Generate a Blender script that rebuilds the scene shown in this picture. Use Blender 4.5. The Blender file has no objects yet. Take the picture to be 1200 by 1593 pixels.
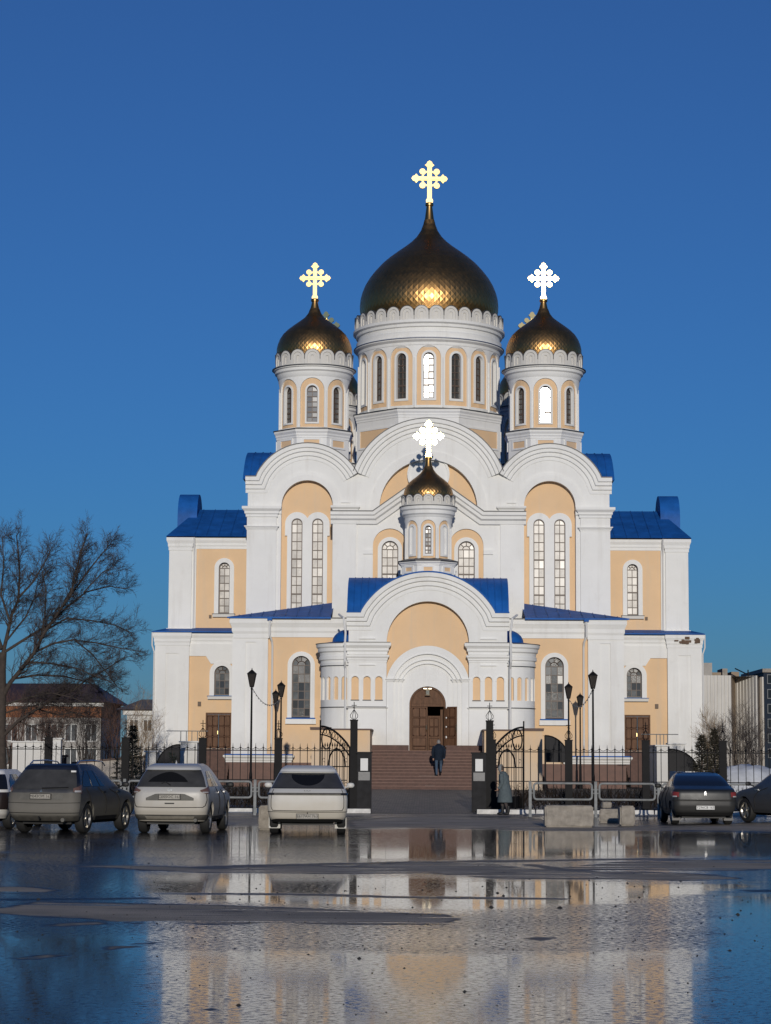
import bpy, bmesh, math, random
from math import sin, cos, tan, pi, radians as R, atan, sqrt, atan2
from mathutils import Vector, Matrix
from mathutils.geometry import tessellate_polygon

random.seed(7)
SC = bpy.context.scene
COL = SC.collection

# ------------------------------------------------------------------ camera
F, CX, CY, EYE = 3450.0, 600.0, 796.5, 1.8
TH = atan(385.5 / F)
YAW, ROLL = atan(67.0 / F), R(0.33)
CAMM = Matrix.Rotation(YAW, 3, 'Z') @ Matrix.Rotation(pi / 2 + TH, 3, 'X') @ Matrix.Rotation(ROLL, 3, 'Z')
cam = bpy.data.cameras.new('camera')
cam.sensor_fit = 'VERTICAL'; cam.sensor_height = 36.0; cam.lens = F / 1593.0 * 36.0
cam.clip_start = 0.5; cam.clip_end = 6000
camo = bpy.data.objects.new('camera', cam); COL.objects.link(camo)
camo.matrix_world = Matrix.Translation((0, 0, EYE)) @ CAMM.to_4x4()
SC.camera = camo

# ------------------------------------------------------------------ light
SUN_EL, SUN_AZ = 9.6, 2.6            # degrees above horizon, degrees to the right of straight behind the camera
w = bpy.data.worlds.new('World'); SC.world = w; w.use_nodes = True
nt = w.node_tree; nt.nodes.clear()
sky = nt.nodes.new('ShaderNodeTexSky'); sky.sky_type = 'NISHITA'; sky.sun_disc = False
sky.sun_elevation = R(SUN_EL); sky.sun_rotation = R(180 - SUN_AZ)
sky.altitude = 0; sky.air_density = 1.1; sky.dust_density = 0.0; sky.ozone_density = 10.0
bg = nt.nodes.new('ShaderNodeBackground'); bg.inputs['Strength'].default_value = 0.081
wo = nt.nodes.new('ShaderNodeOutputWorld')
hs = nt.nodes.new('ShaderNodeHueSaturation'); hs.inputs['Saturation'].default_value = 0.93
nt.links.new(sky.outputs[0], hs.inputs['Color']); nt.links.new(hs.outputs[0], bg.inputs[0]); nt.links.new(bg.outputs[0], wo.inputs[0])
sl = bpy.data.lights.new('sun', 'SUN'); sl.energy = 2.5; sl.angle = R(0.53); sl.color = (1.0, 0.93, 0.83)
so = bpy.data.objects.new('sun', sl); COL.objects.link(so)
sd = Vector((-sin(R(SUN_AZ)) * cos(R(SUN_EL)), cos(R(SUN_AZ)) * cos(R(SUN_EL)), -sin(R(SUN_EL))))
so.rotation_euler = sd.to_track_quat('-Z', 'Y').to_euler(); so.location = (10, -60, 60)
SC.view_settings.view_transform = 'Standard'; SC.view_settings.look = 'None'
SC.view_settings.exposure = 0.0; SC.view_settings.gamma = 1.0
SC.render.engine = 'CYCLES'

# ------------------------------------------------------------------ pixel helpers (photograph pixels -> metres at a known depth)
def ray(px, py):
    return CAMM @ Vector(((px - CX) / F, -(py - CY) / F, -1.0))
def at(px, py, Y):
    r = ray(px, py); t = Y / r.y
    return Vector((r.x * t, Y, EYE + r.z * t))
def gnd(px, py, z=0.0):
    r = ray(px, py); t = (z - EYE) / r.z
    return Vector((r.x * t, r.y * t, z))
def zc(py, Y):
    return EYE + Y * tan(TH + atan((CY - py) / F))
def hx(dp, py, Y):
    return dp * (Y * cos(TH) + (zc(py, Y) - EYE) * sin(TH)) / F

# ------------------------------------------------------------------ materials
MATS = {}
def mat(name, col, rough=0.6, metal=0.0, var=0.0, scale=1.0, bump=0.0, bscale=30.0, col2=None, lo=0.45, hi=0.65, spec=None,
        ior=None, emit=None, coat=0.0, stretch=None, rvar=0.0):
    if name in MATS: return MATS[name]
    m = bpy.data.materials.new(name); m.use_nodes = True; MATS[name] = m
    n = m.node_tree.nodes; l = m.node_tree.links; b = n['Principled BSDF']
    b.inputs['Base Color'].default_value = (*col, 1); b.inputs['Roughness'].default_value = rough; b.inputs['Metallic'].default_value = metal
    if ior: b.inputs['IOR'].default_value = ior
    if spec is not None: b.inputs['Specular IOR Level'].default_value = spec
    if coat: b.inputs['Coat Weight'].default_value = coat; b.inputs['Coat Roughness'].default_value = 0.08
    if emit: b.inputs['Emission Color'].default_value = (*emit[0], 1); b.inputs['Emission Strength'].default_value = emit[1]
    if var or bump or col2 or rvar:
        tc = n.new('ShaderNodeTexCoord'); mp = n.new('ShaderNodeMapping'); l.new(tc.outputs['Object'], mp.inputs[0])
        if stretch: mp.inputs['Scale'].default_value = stretch
    if var or col2:
        no = n.new('ShaderNodeTexNoise'); no.inputs['Scale'].default_value = scale; no.inputs['Detail'].default_value = 7; no.inputs['Roughness'].default_value = 0.62
        l.new(mp.outputs[0], no.inputs[0])
        rp = n.new('ShaderNodeValToRGB'); l.new(no.outputs[0], rp.inputs[0])
        rp.color_ramp.elements[0].position = lo; rp.color_ramp.elements[1].position = hi
        if col2:
            rp.color_ramp.elements[0].color = (*col, 1); rp.color_ramp.elements[1].color = (*col2, 1)
        else:
            rp.color_ramp.elements[0].position = 0.3; rp.color_ramp.elements[1].position = 0.7
            rp.color_ramp.elements[0].color = (*[c * (1 - var) for c in col], 1); rp.color_ramp.elements[1].color = (*[min(1, c * (1 + var * .6)) for c in col], 1)
        l.new(rp.outputs[0], b.inputs['Base Color'])
    if rvar:
        nr = n.new('ShaderNodeTexNoise'); nr.inputs['Scale'].default_value = scale * 2.3; nr.inputs['Detail'].default_value = 5; l.new(mp.outputs[0], nr.inputs[0])
        mr = n.new('ShaderNodeMapRange'); mr.inputs[1].default_value = .3; mr.inputs[2].default_value = .7
        mr.inputs[3].default_value = max(0, rough - rvar); mr.inputs[4].default_value = min(1, rough + rvar); l.new(nr.outputs[0], mr.inputs[0]); l.new(mr.outputs[0], b.inputs['Roughness'])
    if bump:
        nb = n.new('ShaderNodeTexNoise'); nb.inputs['Scale'].default_value = bscale; nb.inputs['Detail'].default_value = 4; l.new(mp.outputs[0], nb.inputs[0])
        bp = n.new('ShaderNodeBump'); bp.inputs['Strength'].default_value = bump; bp.inputs['Distance'].default_value = 0.02
        l.new(nb.outputs[0], bp.inputs['Height']); l.new(bp.outputs[0], b.inputs['Normal'])
    return m

def plaster(name, col, peel=None, stain=(.5, .47, .42)):
    """painted render: slow tonal drift, vertical rain streaks, faint peeling"""
    m = bpy.data.materials.new(name); m.use_nodes = True; MATS[name] = m
    n = m.node_tree.nodes; l = m.node_tree.links; b = n['Principled BSDF']; b.inputs['Roughness'].default_value = .75
    b.inputs['Specular IOR Level'].default_value = .25
    tc = n.new('ShaderNodeTexCoord')
    def noise(sc, det, mapscale=None):
        no = n.new('ShaderNodeTexNoise'); no.inputs['Scale'].default_value = sc; no.inputs['Detail'].default_value = det; no.inputs['Roughness'].default_value = .65
        if mapscale:
            mp = n.new('ShaderNodeMapping'); mp.inputs['Scale'].default_value = mapscale; l.new(tc.outputs['Object'], mp.inputs[0]); l.new(mp.outputs[0], no.inputs[0])
        else: l.new(tc.outputs['Object'], no.inputs[0])
        return no
    def ramp(src, lo, hi, a, c):
        r = n.new('ShaderNodeMapRange'); r.inputs[1].default_value = lo; r.inputs[2].default_value = hi; r.inputs[3].default_value = a; r.inputs[4].default_value = c
        l.new(src.outputs[0], r.inputs[0]); return r
    def mix(fac, a, c):
        x = n.new('ShaderNodeMix'); x.data_type = 'RGBA'; l.new(fac.outputs[0], x.inputs[0])
        for k, v in ((6, a), (7, c)):
            if isinstance(v, tuple): x.inputs[k].default_value = (*v, 1)
            else: l.new(v, x.inputs[k])
        return x.outputs[2]
    c = mix(ramp(noise(.35, 6), .35, .7, 0, 1), col, tuple(x * .9 for x in col))
    c = mix(ramp(noise(1.2, 6, (1.6, 1.6, .12)), .54, .82, 0, .42), c, stain)
    c = mix(ramp(noise(2.6, 8, (1, 1, .5)), .60, .78, 0, .24), c, stain)
    # splash dirt near the ground, ragged upper edge
    sx = n.new('ShaderNodeSeparateXYZ'); l.new(tc.outputs['Object'], sx.inputs[0])
    hz = n.new('ShaderNodeMath'); hz.operation = 'MULTIPLY_ADD'; l.new(noise(1.1, 7).outputs[0], hz.inputs[0]); hz.inputs[1].default_value = -3.2; l.new(sx.outputs[2], hz.inputs[2])
    c = mix(ramp(hz, 1.7, -.4, 0, .5), c, stain)
    if peel: c = mix(ramp(noise(.8, 9), .70, .73, 0, .85), c, peel)
    l.new(c, b.inputs['Base Color'])
    bp = n.new('ShaderNodeBump'); bp.inputs['Strength'].default_value = .25; bp.inputs['Distance'].default_value = .012
    l.new(noise(9, 6).outputs[0], bp.inputs['Height']); l.new(bp.outputs[0], b.inputs['Normal'])
    return m
WHITE = plaster('white_plaster', (.80, .80, .78))
PEACH = plaster('peach_plaster', (.755, .53, .32), peel=(.80, .62, .44))
BLUE = mat('blue_metal_roof', (.012, .105, .38), .55, 0, .28, 1.3, .08, 3, spec=.15)
DKLINE = mat('dark_drip_edge', (.05, .055, .065), .5)
GOLD = mat('gilded_dome', (.50, .285, .105), .37, 1.0, .10, 1.5, rvar=.04)
GOLDX = mat('polished_gold_cross', (.92, .66, .27), .15, 1.0)
BRONZE = mat('dark_gold_neck', (.40, .24, .09), .36, 1.0)
LAMPB = mat('brown_lamp_housing', (.12, .08, .05), .6)
GLASS = mat('dark_window_glass', (.10, .10, .10), .10, 0, .5, 2.2, ior=1.7)
GLASSW = mat('pale_pane_glass', (.50, .475, .44), .34, 0, .35, 2.5, ior=1.42)  # light grey-beige pane colours, mixed at random from pane to pane
GLASSW2 = mat('mid_pane_glass', (.41, .385, .355), .32, 0, .4, 3, ior=1.42)
GLASSW3 = mat('grey_pane_glass', (.32, .30, .28), .28, 0, .4, 3, ior=1.45)
GLASS2 = mat('grey_window_glass', (.17, .165, .16), .14, 0, .4, 3, ior=1.6)
GLASS3 = mat('black_window_glass', (.045, .045, .048), .08, 0, ior=1.6)
GLASSD = mat('drum_window_glass', (.05, .05, .05), .10, 0, ior=1.9)
FRAME = mat('brown_window_frame', (.09, .06, .045), .5)
DOORW = mat('varnished_door_wood', (.13, .066, .036), .6, 0, .35, 3.0, .1, 20, stretch=(4, 4, .6), spec=.2)
DOORD = mat('dark_panel_border', (.035, .014, .008), .7, spec=.1)  # darker border plate showing around each raised door panel
GRANITE = mat('red_granite', (.10, .050, .037), .7, 0, .3, 6, .05, 40)
BRICKP = mat('brown_plinth_tile', (.12, .054, .037), .6, 0, .25, 3)
BLACKM = mat('black_painted_iron', (.010, .010, .011), .6, 0, .3, 4, spec=.12)
PIPE = mat('white_downpipe', (.66, .66, .65), .5)
GREYPIPE = mat('grey_painted_pipe', (.24, .25, .25), .6, 0, .3, 6, spec=.2)
CONC = mat('weathered_concrete', (.30, .27, .23), .85, 0, .35, 5, .5, 25)
KERBW = mat('whitewashed_kerb', (.62, .61, .58), .8, 0, .3, 4, .3, 20)
RUBBER = mat('tyre_rubber', (.015, .015, .015), .75)
INTERIOR = mat('dark_interior', (.012, .01, .009), .9)
SNOW = mat('old_snow', (.62, .64, .66), .7, 0, .25, 1.5, .6, 5)

# ------------------------------------------------------------------ mesh helpers
class MB:
    def __init__(s): s.v = []; s.f = []
    def add(s, vs, fs):
        o = len(s.v); s.v += [tuple(v) for v in vs]; s.f += [tuple(i + o for i in f) for f in fs]; return s
    def box(s, x0, x1, y0, y1, z0, z1, m=None):
        vs = [(x, y, z) for x in (x0, x1) for y in (y0, y1) for z in (z0, z1)]
        if m: vs = [m @ Vector(v) for v in vs]
        return s.add(vs, [(0, 1, 3, 2), (4, 6, 7, 5), (0, 4, 5, 1), (2, 3, 7, 6), (0, 2, 6, 4), (1, 5, 7, 3)])
    def plate(s, outer, holes=(), y0=0.0, y1=0.1, back=False):
        """XZ polygon with holes, front at y0, reveals back to y1"""
        loops = [list(outer)] + [list(h) for h in holes]
        flat = [p for lp in loops for p in lp]
        tris = tessellate_polygon([[Vector((p[0], p[1], 0)) for p in lp] for lp in loops])
        n = len(flat)
        vs = [(p[0], y0, p[1]) for p in flat] + [(p[0], y1, p[1]) for p in flat]
        fs = []
        for t in tris:
            a, b, c = [flat[i] for i in t]
            cr = (b[0] - a[0]) * (c[1] - a[1]) - (b[1] - a[1]) * (c[0] - a[0])
            t = tuple(t) if cr > 0 else (t[0], t[2], t[1])
            fs.append(t)
            if back: fs.append((t[0] + n, t[2] + n, t[1] + n))
        o = 0
        for k, lp in enumerate(loops):
            m = len(lp); ar = sum(lp[i][0] * lp[(i + 1) % m][1] - lp[(i + 1) % m][0] * lp[i][1] for i in range(m))
            ccw = ar > 0
            for i in range(m):
                a, b = o + i, o + (i + 1) % m
                q = (a, a + n, b + n, b) if (ccw == (k == 0)) else (a, b, b + n, a + n)
                fs.append(q)
            o += m
        return s.add(vs, fs)
    def lathe(s, prof, cx=0, cy=0, seg=48, a0=0.0, a1=2 * pi):
        full = abs(a1 - a0 - 2 * pi) < 1e-6; m = seg if full else seg + 1
        vs = [(cx + r * sin(a0 + (a1 - a0) * j / seg), cy - r * cos(a0 + (a1 - a0) * j / seg), z) for (r, z) in prof for j in range(m)]
        fs = []
        for i in range(len(prof) - 1):
            for j in range(seg):
                k = (j + 1) % m
                fs.append((i * m + j, i * m + k, (i + 1) * m + k, (i + 1) * m + j))
        return s.add(vs, fs)
    def tube(s, pts, rad, seg=6, cap=True):
        pts = [Vector(p) for p in pts]; n = len(pts)
        rad = rad if isinstance(rad, (list, tuple)) else [rad] * n
        vs = []; up0 = None
        for i in range(n):
            t = (pts[min(i + 1, n - 1)] - pts[max(i - 1, 0)])
            t = t.normalized() if t.length > 1e-9 else Vector((0, 0, 1))
            ref = up0 if up0 is not None else (Vector((0, 0, 1)) if abs(t.z) < .9 else Vector((1, 0, 0)))
            a = t.cross(ref)
            if a.length < 1e-6: a = t.cross(Vector((1, 0, 0)))
            a.normalize(); b = a.cross(t); up0 = b
            for j in range(seg):
                an = 2 * pi * j / seg
                vs.append(pts[i] + (a * cos(an) + b * sin(an)) * rad[i])
        fs = [(i * seg + j, i * seg + (j + 1) % seg, (i + 1) * seg + (j + 1) % seg, (i + 1) * seg + j) for i in range(n - 1) for j in range(seg)]
        if cap: fs += [tuple(range(seg))[::-1], tuple((n - 1) * seg + j for j in range(seg))]
        return s.add(vs, fs)
    def cornice(s, x0, x1, y0, y1, prof):
        """stepped profile [(out, z)] swept round left side, front and right side of a box"""
        m = len(prof); vs = []
        for k in range(4):
            for (o, z) in prof:
                vs.append([(x0 - o, y1, z), (x0 - o, y0 - o, z), (x1 + o, y0 - o, z), (x1 + o, y1, z)][k])
        fs = [(k * m + i, (k + 1) * m + i, (k + 1) * m + (i + 1) % m, k * m + (i + 1) % m) for k in range(3) for i in range(m)]
        fs += [tuple(range(m)), tuple(3 * m + i for i in range(m))[::-1]]
        return s.add(vs, fs)
    def sweep(s, path, prof, y):
        """path [(x,z)] in a facade plane, profile [(normal, forward)] (normal = left of travel)"""
        n = len(path); m = len(prof); vs = []
        for i in range(n):
            p = Vector(path[i]); a = (p - Vector(path[i - 1])).normalized() if i > 0 else None
            b = (Vector(path[i + 1]) - p).normalized() if i < n - 1 else None
            if a is None: a = b
            if b is None: b = a
            na, nb = Vector((-a.y, a.x)), Vector((-b.y, b.x)); nn = (na + nb)
            nn = nn.normalized() if nn.length > 1e-6 else na
            k = 1 / max(.4, nn.dot(na))
            for (o, f) in prof: vs.append((p.x + nn.x * o * k, y - f, p.y + nn.y * o * k))
        fs = [(i * m + j, i * m + (j + 1) % m, (i + 1) * m + (j + 1) % m, (i + 1) * m + j) for i in range(n - 1) for j in range(m)]
        fs += [tuple(range(m))[::-1], tuple((n - 1) * m + j for j in range(m))]
        return s.add(vs, fs)
    def wrap(s, outer, holes, R0, d0, d1, phi, cx, cy, step=.12):
        """plate developed on a cylinder of radius R0 (s,z): front at radius R0-d0, reveals to R0-d1"""
        t = MB().plate(outer, holes, d0, d1)
        bm = bmesh.new(); vv = [bm.verts.new(v) for v in t.v]
        for f in t.f:
            try: bm.faces.new([vv[i] for i in f])
            except ValueError: pass
        xs = [v[0] for v in t.v]; a, b = min(xs), max(xs); k = max(1, int((b - a) / (R0 * step)))
        for i in range(1, k):
            bmesh.ops.bisect_plane(bm, geom=bm.verts[:] + bm.edges[:] + bm.faces[:], plane_co=(a + (b - a) * i / k, 0, 0), plane_no=(1, 0, 0))
        bm.verts.index_update()
        vs = []
        for v in bm.verts:
            an = phi + v.co.x / R0; r = R0 - v.co.y
            vs.append((cx + r * sin(an), cy - r * cos(an), v.co.z))
        fs = [tuple(v.index for v in f.verts) for f in bm.faces]; bm.free()
        return s.add(vs, fs)
    def mesh(s, name, m, smooth=None, fix=True):
        me = bpy.data.meshes.new(name); me.from_pydata(s.v, [], s.f)
        if fix:
            bm = bmesh.new(); bm.from_mesh(me); bmesh.ops.recalc_face_normals(bm, faces=bm.faces[:]); bm.to_mesh(me); bm.free()
        if m: me.materials.append(m)
        if smooth is not None:
            me.shade_smooth()
            if smooth < 179: me.set_sharp_from_angle(angle=R(smooth))
        me.update(); return me
    def build(s, name, m, parent=None, smooth=None, fix=True, kind=None):
        o = bpy.data.objects.new(name, s.mesh(name, m, smooth, fix)); COL.objects.link(o)
        if parent: o.parent = parent
        if kind: o['kind'] = kind
        return o
def empty(name, loc=(0, 0, 0), rz=0.0, parent=None):
    o = bpy.data.objects.new(name, None); COL.objects.link(o); o.location = loc; o.rotation_euler = (0, 0, rz); o.empty_display_size = .2
    if parent: o.parent = parent
    return o
def tag(o, label=None, cat=None, group=None, kind=None):
    if label: o['label'] = label
    if cat: o['category'] = cat
    if group: o['group'] = group
    if kind: o['kind'] = kind
    return o
def inst(name, me, parent=None, loc=(0, 0, 0), rz=0.0, scale=None):
    o = bpy.data.objects.new(name, me); COL.objects.link(o); o.location = loc; o.rotation_euler = (0, 0, rz)
    if scale: o.scale = scale
    if parent: o.parent = parent
    return o
def kids(o): return [c for c in bpy.data.objects if c.parent == o]
def copy_tree(o, parent=None, skip=()):
    c = o.copy(); COL.objects.link(c); c.parent = parent
    for ch in kids(o):
        if ch.name.split('.')[0] not in skip: copy_tree(ch, c, skip)
    return c
def arc(cx, hw, zs, zt, n=20):
    """left spring to right spring over the crown (circular segment, rise <= hw)"""
    rise = zt - zs; rad = (hw * hw + rise * rise) / (2 * rise); zc_ = zt - rad
    a = math.asin(min(1, hw / rad)); a = a if rise <= hw + 1e-6 else pi - a
    return [(cx + rad * sin(-a + 2 * a * i / n), zc_ + rad * cos(-a + 2 * a * i / n)) for i in range(n + 1)]
def arch(cx, hw, z0, zt, zs=None, n=20):
    zs = zt - hw if zs is None else zs
    return [(cx - hw, z0)] + arc(cx, hw, zs, zt, n) + [(cx + hw, z0)]
def ring(cx, ho, hi, z0, zto, zti, zso=None, zsi=None, n=20):
    return arch(cx, ho, z0, zto, zso, n) + arch(cx, hi, z0, zti, zsi, n)[::-1]
def cprof(zb, zt, p):
    h = zt - zb
    return [(0, zb), (.25 * p, zb), (.25 * p, zb + .22 * h), (.5 * p, zb + .34 * h), (.5 * p, zb + .52 * h), (.82 * p, zb + .68 * h), (p, zb + .76 * h), (p, zt), (0, zt)]
def text_obj(body, size, m, parent, loc, rot, name='lettering', align='CENTER'):
    cu = bpy.data.curves.new(name, 'FONT'); cu.body = body; cu.size = size; cu.align_x = align; cu.align_y = 'CENTER'; cu.extrude = .002; cu.resolution_u = 2
    t = bpy.data.objects.new(name, cu); COL.objects.link(t)
    dg = bpy.context.evaluated_depsgraph_get(); me = bpy.data.meshes.new_from_object(t.evaluated_get(dg))
    bpy.data.objects.remove(t); me.materials.clear(); me.materials.append(m)
    o = bpy.data.objects.new(name, me); COL.objects.link(o); o.parent = parent; o.location = loc; o.rotation_euler = rot
    return o

# ------------------------------------------------------------------ ground
ZG = 0.45
def gz(Y): return 0 if Y < 77.2 else ZG * min(1, (Y - 77.2) / 24.0)
EARTH = mat('wet_earth_with_snow', (.045, .038, .03), .85, 0, 0, .35, .6, 6, col2=(.42, .43, .44), lo=.60, hi=.66)
g = MB(); rows = [-60, 40, 77.2, 83, 89, 95, 101.2, 130, 300, 4000]; cols = [-3000, -60, -20, 0, 20, 60, 3000]
g.add([(x, y, gz(y) - .02) for y in rows for x in cols],
      [(i * 7 + j, i * 7 + j + 1, (i + 1) * 7 + j + 1, (i + 1) * 7 + j) for i in range(len(rows) - 1) for j in range(6)])
g.build('ground', EARTH, kind='structure')

def lot_mat():
    """wet asphalt: mirror-flat puddles, rippled film, and drier islands given by the mesh attribute 'dry'"""
    m = bpy.data.materials.new('wet_asphalt'); m.use_nodes = True; n = m.node_tree.nodes; l = m.node_tree.links; b = n['Principled BSDF']
    tc = n.new('ShaderNodeTexCoord')
    def noise(sc, det, ms=(1, 1, 1), rough=.6):
        mp = n.new('ShaderNodeMapping'); mp.inputs['Scale'].default_value = ms; l.new(tc.outputs['Object'], mp.inputs[0])
        no = n.new('ShaderNodeTexNoise'); no.inputs['Scale'].default_value = sc; no.inputs['Detail'].default_value = det; no.inputs['Roughness'].default_value = rough; l.new(mp.outputs[0], no.inputs[0]); return no.outputs[0]
    def mr(src, a, b_, c, d):
        r = n.new('ShaderNodeMapRange'); r.inputs[1].default_value = a; r.inputs[2].default_value = b_; r.inputs[3].default_value = c; r.inputs[4].default_value = d; l.new(src, r.inputs[0]); return r.outputs[0]
    def op(o, a, b_):
        x = n.new('ShaderNodeMath'); x.operation = o
        for k, v in enumerate((a, b_)):
            if isinstance(v, (int, float)): x.inputs[k].default_value = v
            else: l.new(v, x.inputs[k])
        return x.outputs[0]
    def mixc(f, a, c):
        x = n.new('ShaderNodeMix'); x.data_type = 'RGBA'; l.new(f, x.inputs[0])
        for k, v in ((6, a), (7, c)):
            if isinstance(v, tuple): x.inputs[k].default_value = (*v, 1)
            else: l.new(v, x.inputs[k])
        return x.outputs[2]
    def mixf(f, a, c): return op('ADD', op('MULTIPLY', op('SUBTRACT', 1.0, f), a), op('MULTIPLY', f, c))
    at_ = n.new('ShaderNodeAttribute'); at_.attribute_name = 'dry'; sx = n.new('ShaderNodeSeparateXYZ'); l.new(tc.outputs['Object'], sx.inputs[0])
    edge = op('ADD', op('MULTIPLY', noise(1.3, 7, (.35, 1, 1), .68), .55), op('MULTIPLY', noise(9, 5, (.4, 1, 1), .7), .35))
    crack = mr(noise(2.6, 6, (.10, 1.3, 1), .6), .55, .61, 0, .5)
    raw = op('SUBTRACT', op('ADD', at_.outputs['Fac'], op('SUBTRACT', edge, .45)), crack)
    dry = mr(raw, .47, .56, 0, 1)
    # damp margin: the water has drained but the asphalt is still black
    tar = n.new('ShaderNodeAttribute'); tar.attribute_name = 'tar'; pool = n.new('ShaderNodeAttribute'); pool.attribute_name = 'pool'
    damp = op('MAXIMUM', op('MULTIPLY', mr(raw, .36, .45, 0, 1), .9), mr(op('ADD', tar.outputs['Fac'], op('SUBTRACT', edge, .45)), .48, .56, 0, .9))
    still = mr(op('ADD', pool.outputs['Fac'], op('MULTIPLY', op('SUBTRACT', edge, .45), 1.2)), .40, .60, 0, 1)
    wetc = mixc(mr(noise(30, 4), .35, .7, 0, 1), (.014, .014, .015), (.034, .033, .032))
    dryc = mixc(mr(noise(1.2, 7, (.5, 1, 1)), .38, .62, 0, 1), (.50, .42, .32), (.34, .29, .225))
    l.new(mixc(dry, wetc, dryc), b.inputs['Base Color'])
    film = op('MULTIPLY', mr(noise(.25, 6, (.5, 1, 1)), .30, .58, .45, 1), op('SUBTRACT', 1.0, still))
    near = mr(sx.outputs[1], 16, 28, .42, 0)
    grain = mr(op('ADD', noise(18, 5, (.8, 1, 1), .75), op('ADD', op('MULTIPLY', near, .15), op('MULTIPLY', film, .09))), .52, .70, 0, .34)
    rw = op('ADD', op('ADD', op('MULTIPLY', film, .065), .035), grain)
    l.new(mixf(dry, mixf(damp, rw, .5), .85), b.inputs['Roughness']); b.inputs['IOR'].default_value = 1.33
    l.new(mr(dry, 0, 1, .37, .2), b.inputs['Specular IOR Level'])
    b1 = n.new('ShaderNodeBump'); b1.inputs['Distance'].default_value = .01; b1.inputs['Strength'].default_value = .042
    rip = op('MULTIPLY', op('ADD', noise(7, 7, (.6, 1, 1), .70), op('MULTIPLY', noise(1.3, 4, (.7, 1, 1)), 1.6)), op('ADD', op('ADD', op('MULTIPLY', film, .5), .05), near))
    l.new(rip, b1.inputs['Height'])
    b2 = n.new('ShaderNodeBump'); b2.inputs['Distance'].default_value = .02; l.new(op('MULTIPLY', dry, .9), b2.inputs['Strength']); l.new(noise(40, 5), b2.inputs['Height']); l.new(b1.outputs[0], b2.inputs['Normal'])
    l.new(b2.outputs[0], b.inputs['Normal'])
    return m
import numpy as np
DRYP = [[(-30, 1418), (60, 1404), (180, 1406), (330, 1409), (470, 1413), (560, 1419), (690, 1424), (706, 1430), (690, 1438), (520, 1437), (430, 1434), (380, 1437), (300, 1437), (240, 1432), (210, 1436), (140, 1428), (60, 1426)],
        [(-30, 1382), (30, 1379), (88, 1385), (70, 1388), (0, 1388)],
        [(120, 1347), (210, 1346), (330, 1352), (440, 1347), (600, 1349), (720, 1356), (560, 1359), (430, 1357), (310, 1356), (210, 1352)],
        [(560, 1347), (640, 1341), (760, 1344), (830, 1353), (900, 1356), (1010, 1357), (1120, 1362), (1150, 1367), (1060, 1369), (900, 1367), (780, 1366), (700, 1360)],
        [(870, 1352), (960, 1342), (1080, 1338), (1240, 1338), (1240, 1350), (1150, 1354), (1000, 1353)],
        [(60, 1440), (150, 1434), (160, 1437), (100, 1441)],
        [(545, 1277), (640, 1269), (820, 1273), (930, 1288), (1260, 1278), (1260, 1294), (1010, 1291), (850, 1292), (660, 1287), (550, 1288)],
        [(330, 1272), (408, 1271), (408, 1284), (350, 1284)], [(-40, 1266), (1260, 1266), (1260, 1270), (-40, 1270)],
        [(30, 1491), (105, 1483), (90, 1487), (40, 1494)], [(160, 1475), (240, 1466), (225, 1470), (170, 1477)],]
TARP = [[(240, 1389), (450, 1389), (640, 1394), (890, 1397), (890, 1400), (640, 1398), (450, 1393), (240, 1392)], [(1150, 1385), (1240, 1383), (1240, 1388), (1160, 1388)],
        [(200, 1352), (420, 1344), (760, 1338), (1100, 1334), (1100, 1337), (760, 1342), (420, 1348), (220, 1356)], [(820, 1343), (900, 1352), (1000, 1360), (990, 1363), (880, 1356), (810, 1347)], [(0, 1398), (250, 1396), (250, 1399), (0, 1402)],
        [(812, 1460), (850, 1455), (874, 1459), (850, 1464), (822, 1463)], [(860, 1585), (880, 1582), (892, 1586), (875, 1589)], [(315, 1571), (340, 1567), (346, 1570), (330, 1573)]]
POOLP = [[(548, 1292), (700, 1290), (1000, 1292), (1260, 1296), (1260, 1334), (1000, 1331), (760, 1336), (548, 1338)], [(352, 1284), (412, 1286), (412, 1334), (352, 1334)], [(-40, 1300), (12, 1300), (12, 1336), (-40, 1336)], [(230, 1362), (500, 1363), (780, 1369), (1000, 1373), (1180, 1372), (1180, 1382), (1000, 1400), (700, 1420), (560, 1412), (300, 1400), (230, 1390)],
         [(230, 1480), (500, 1478), (620, 1484), (1110, 1478), (1110, 1610), (230, 1610)], [(-40, 1452), (230, 1456), (230, 1610), (-40, 1610)], [(1110, 1390), (1260, 1390), (1260, 1610), (1110, 1610)]]
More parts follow.
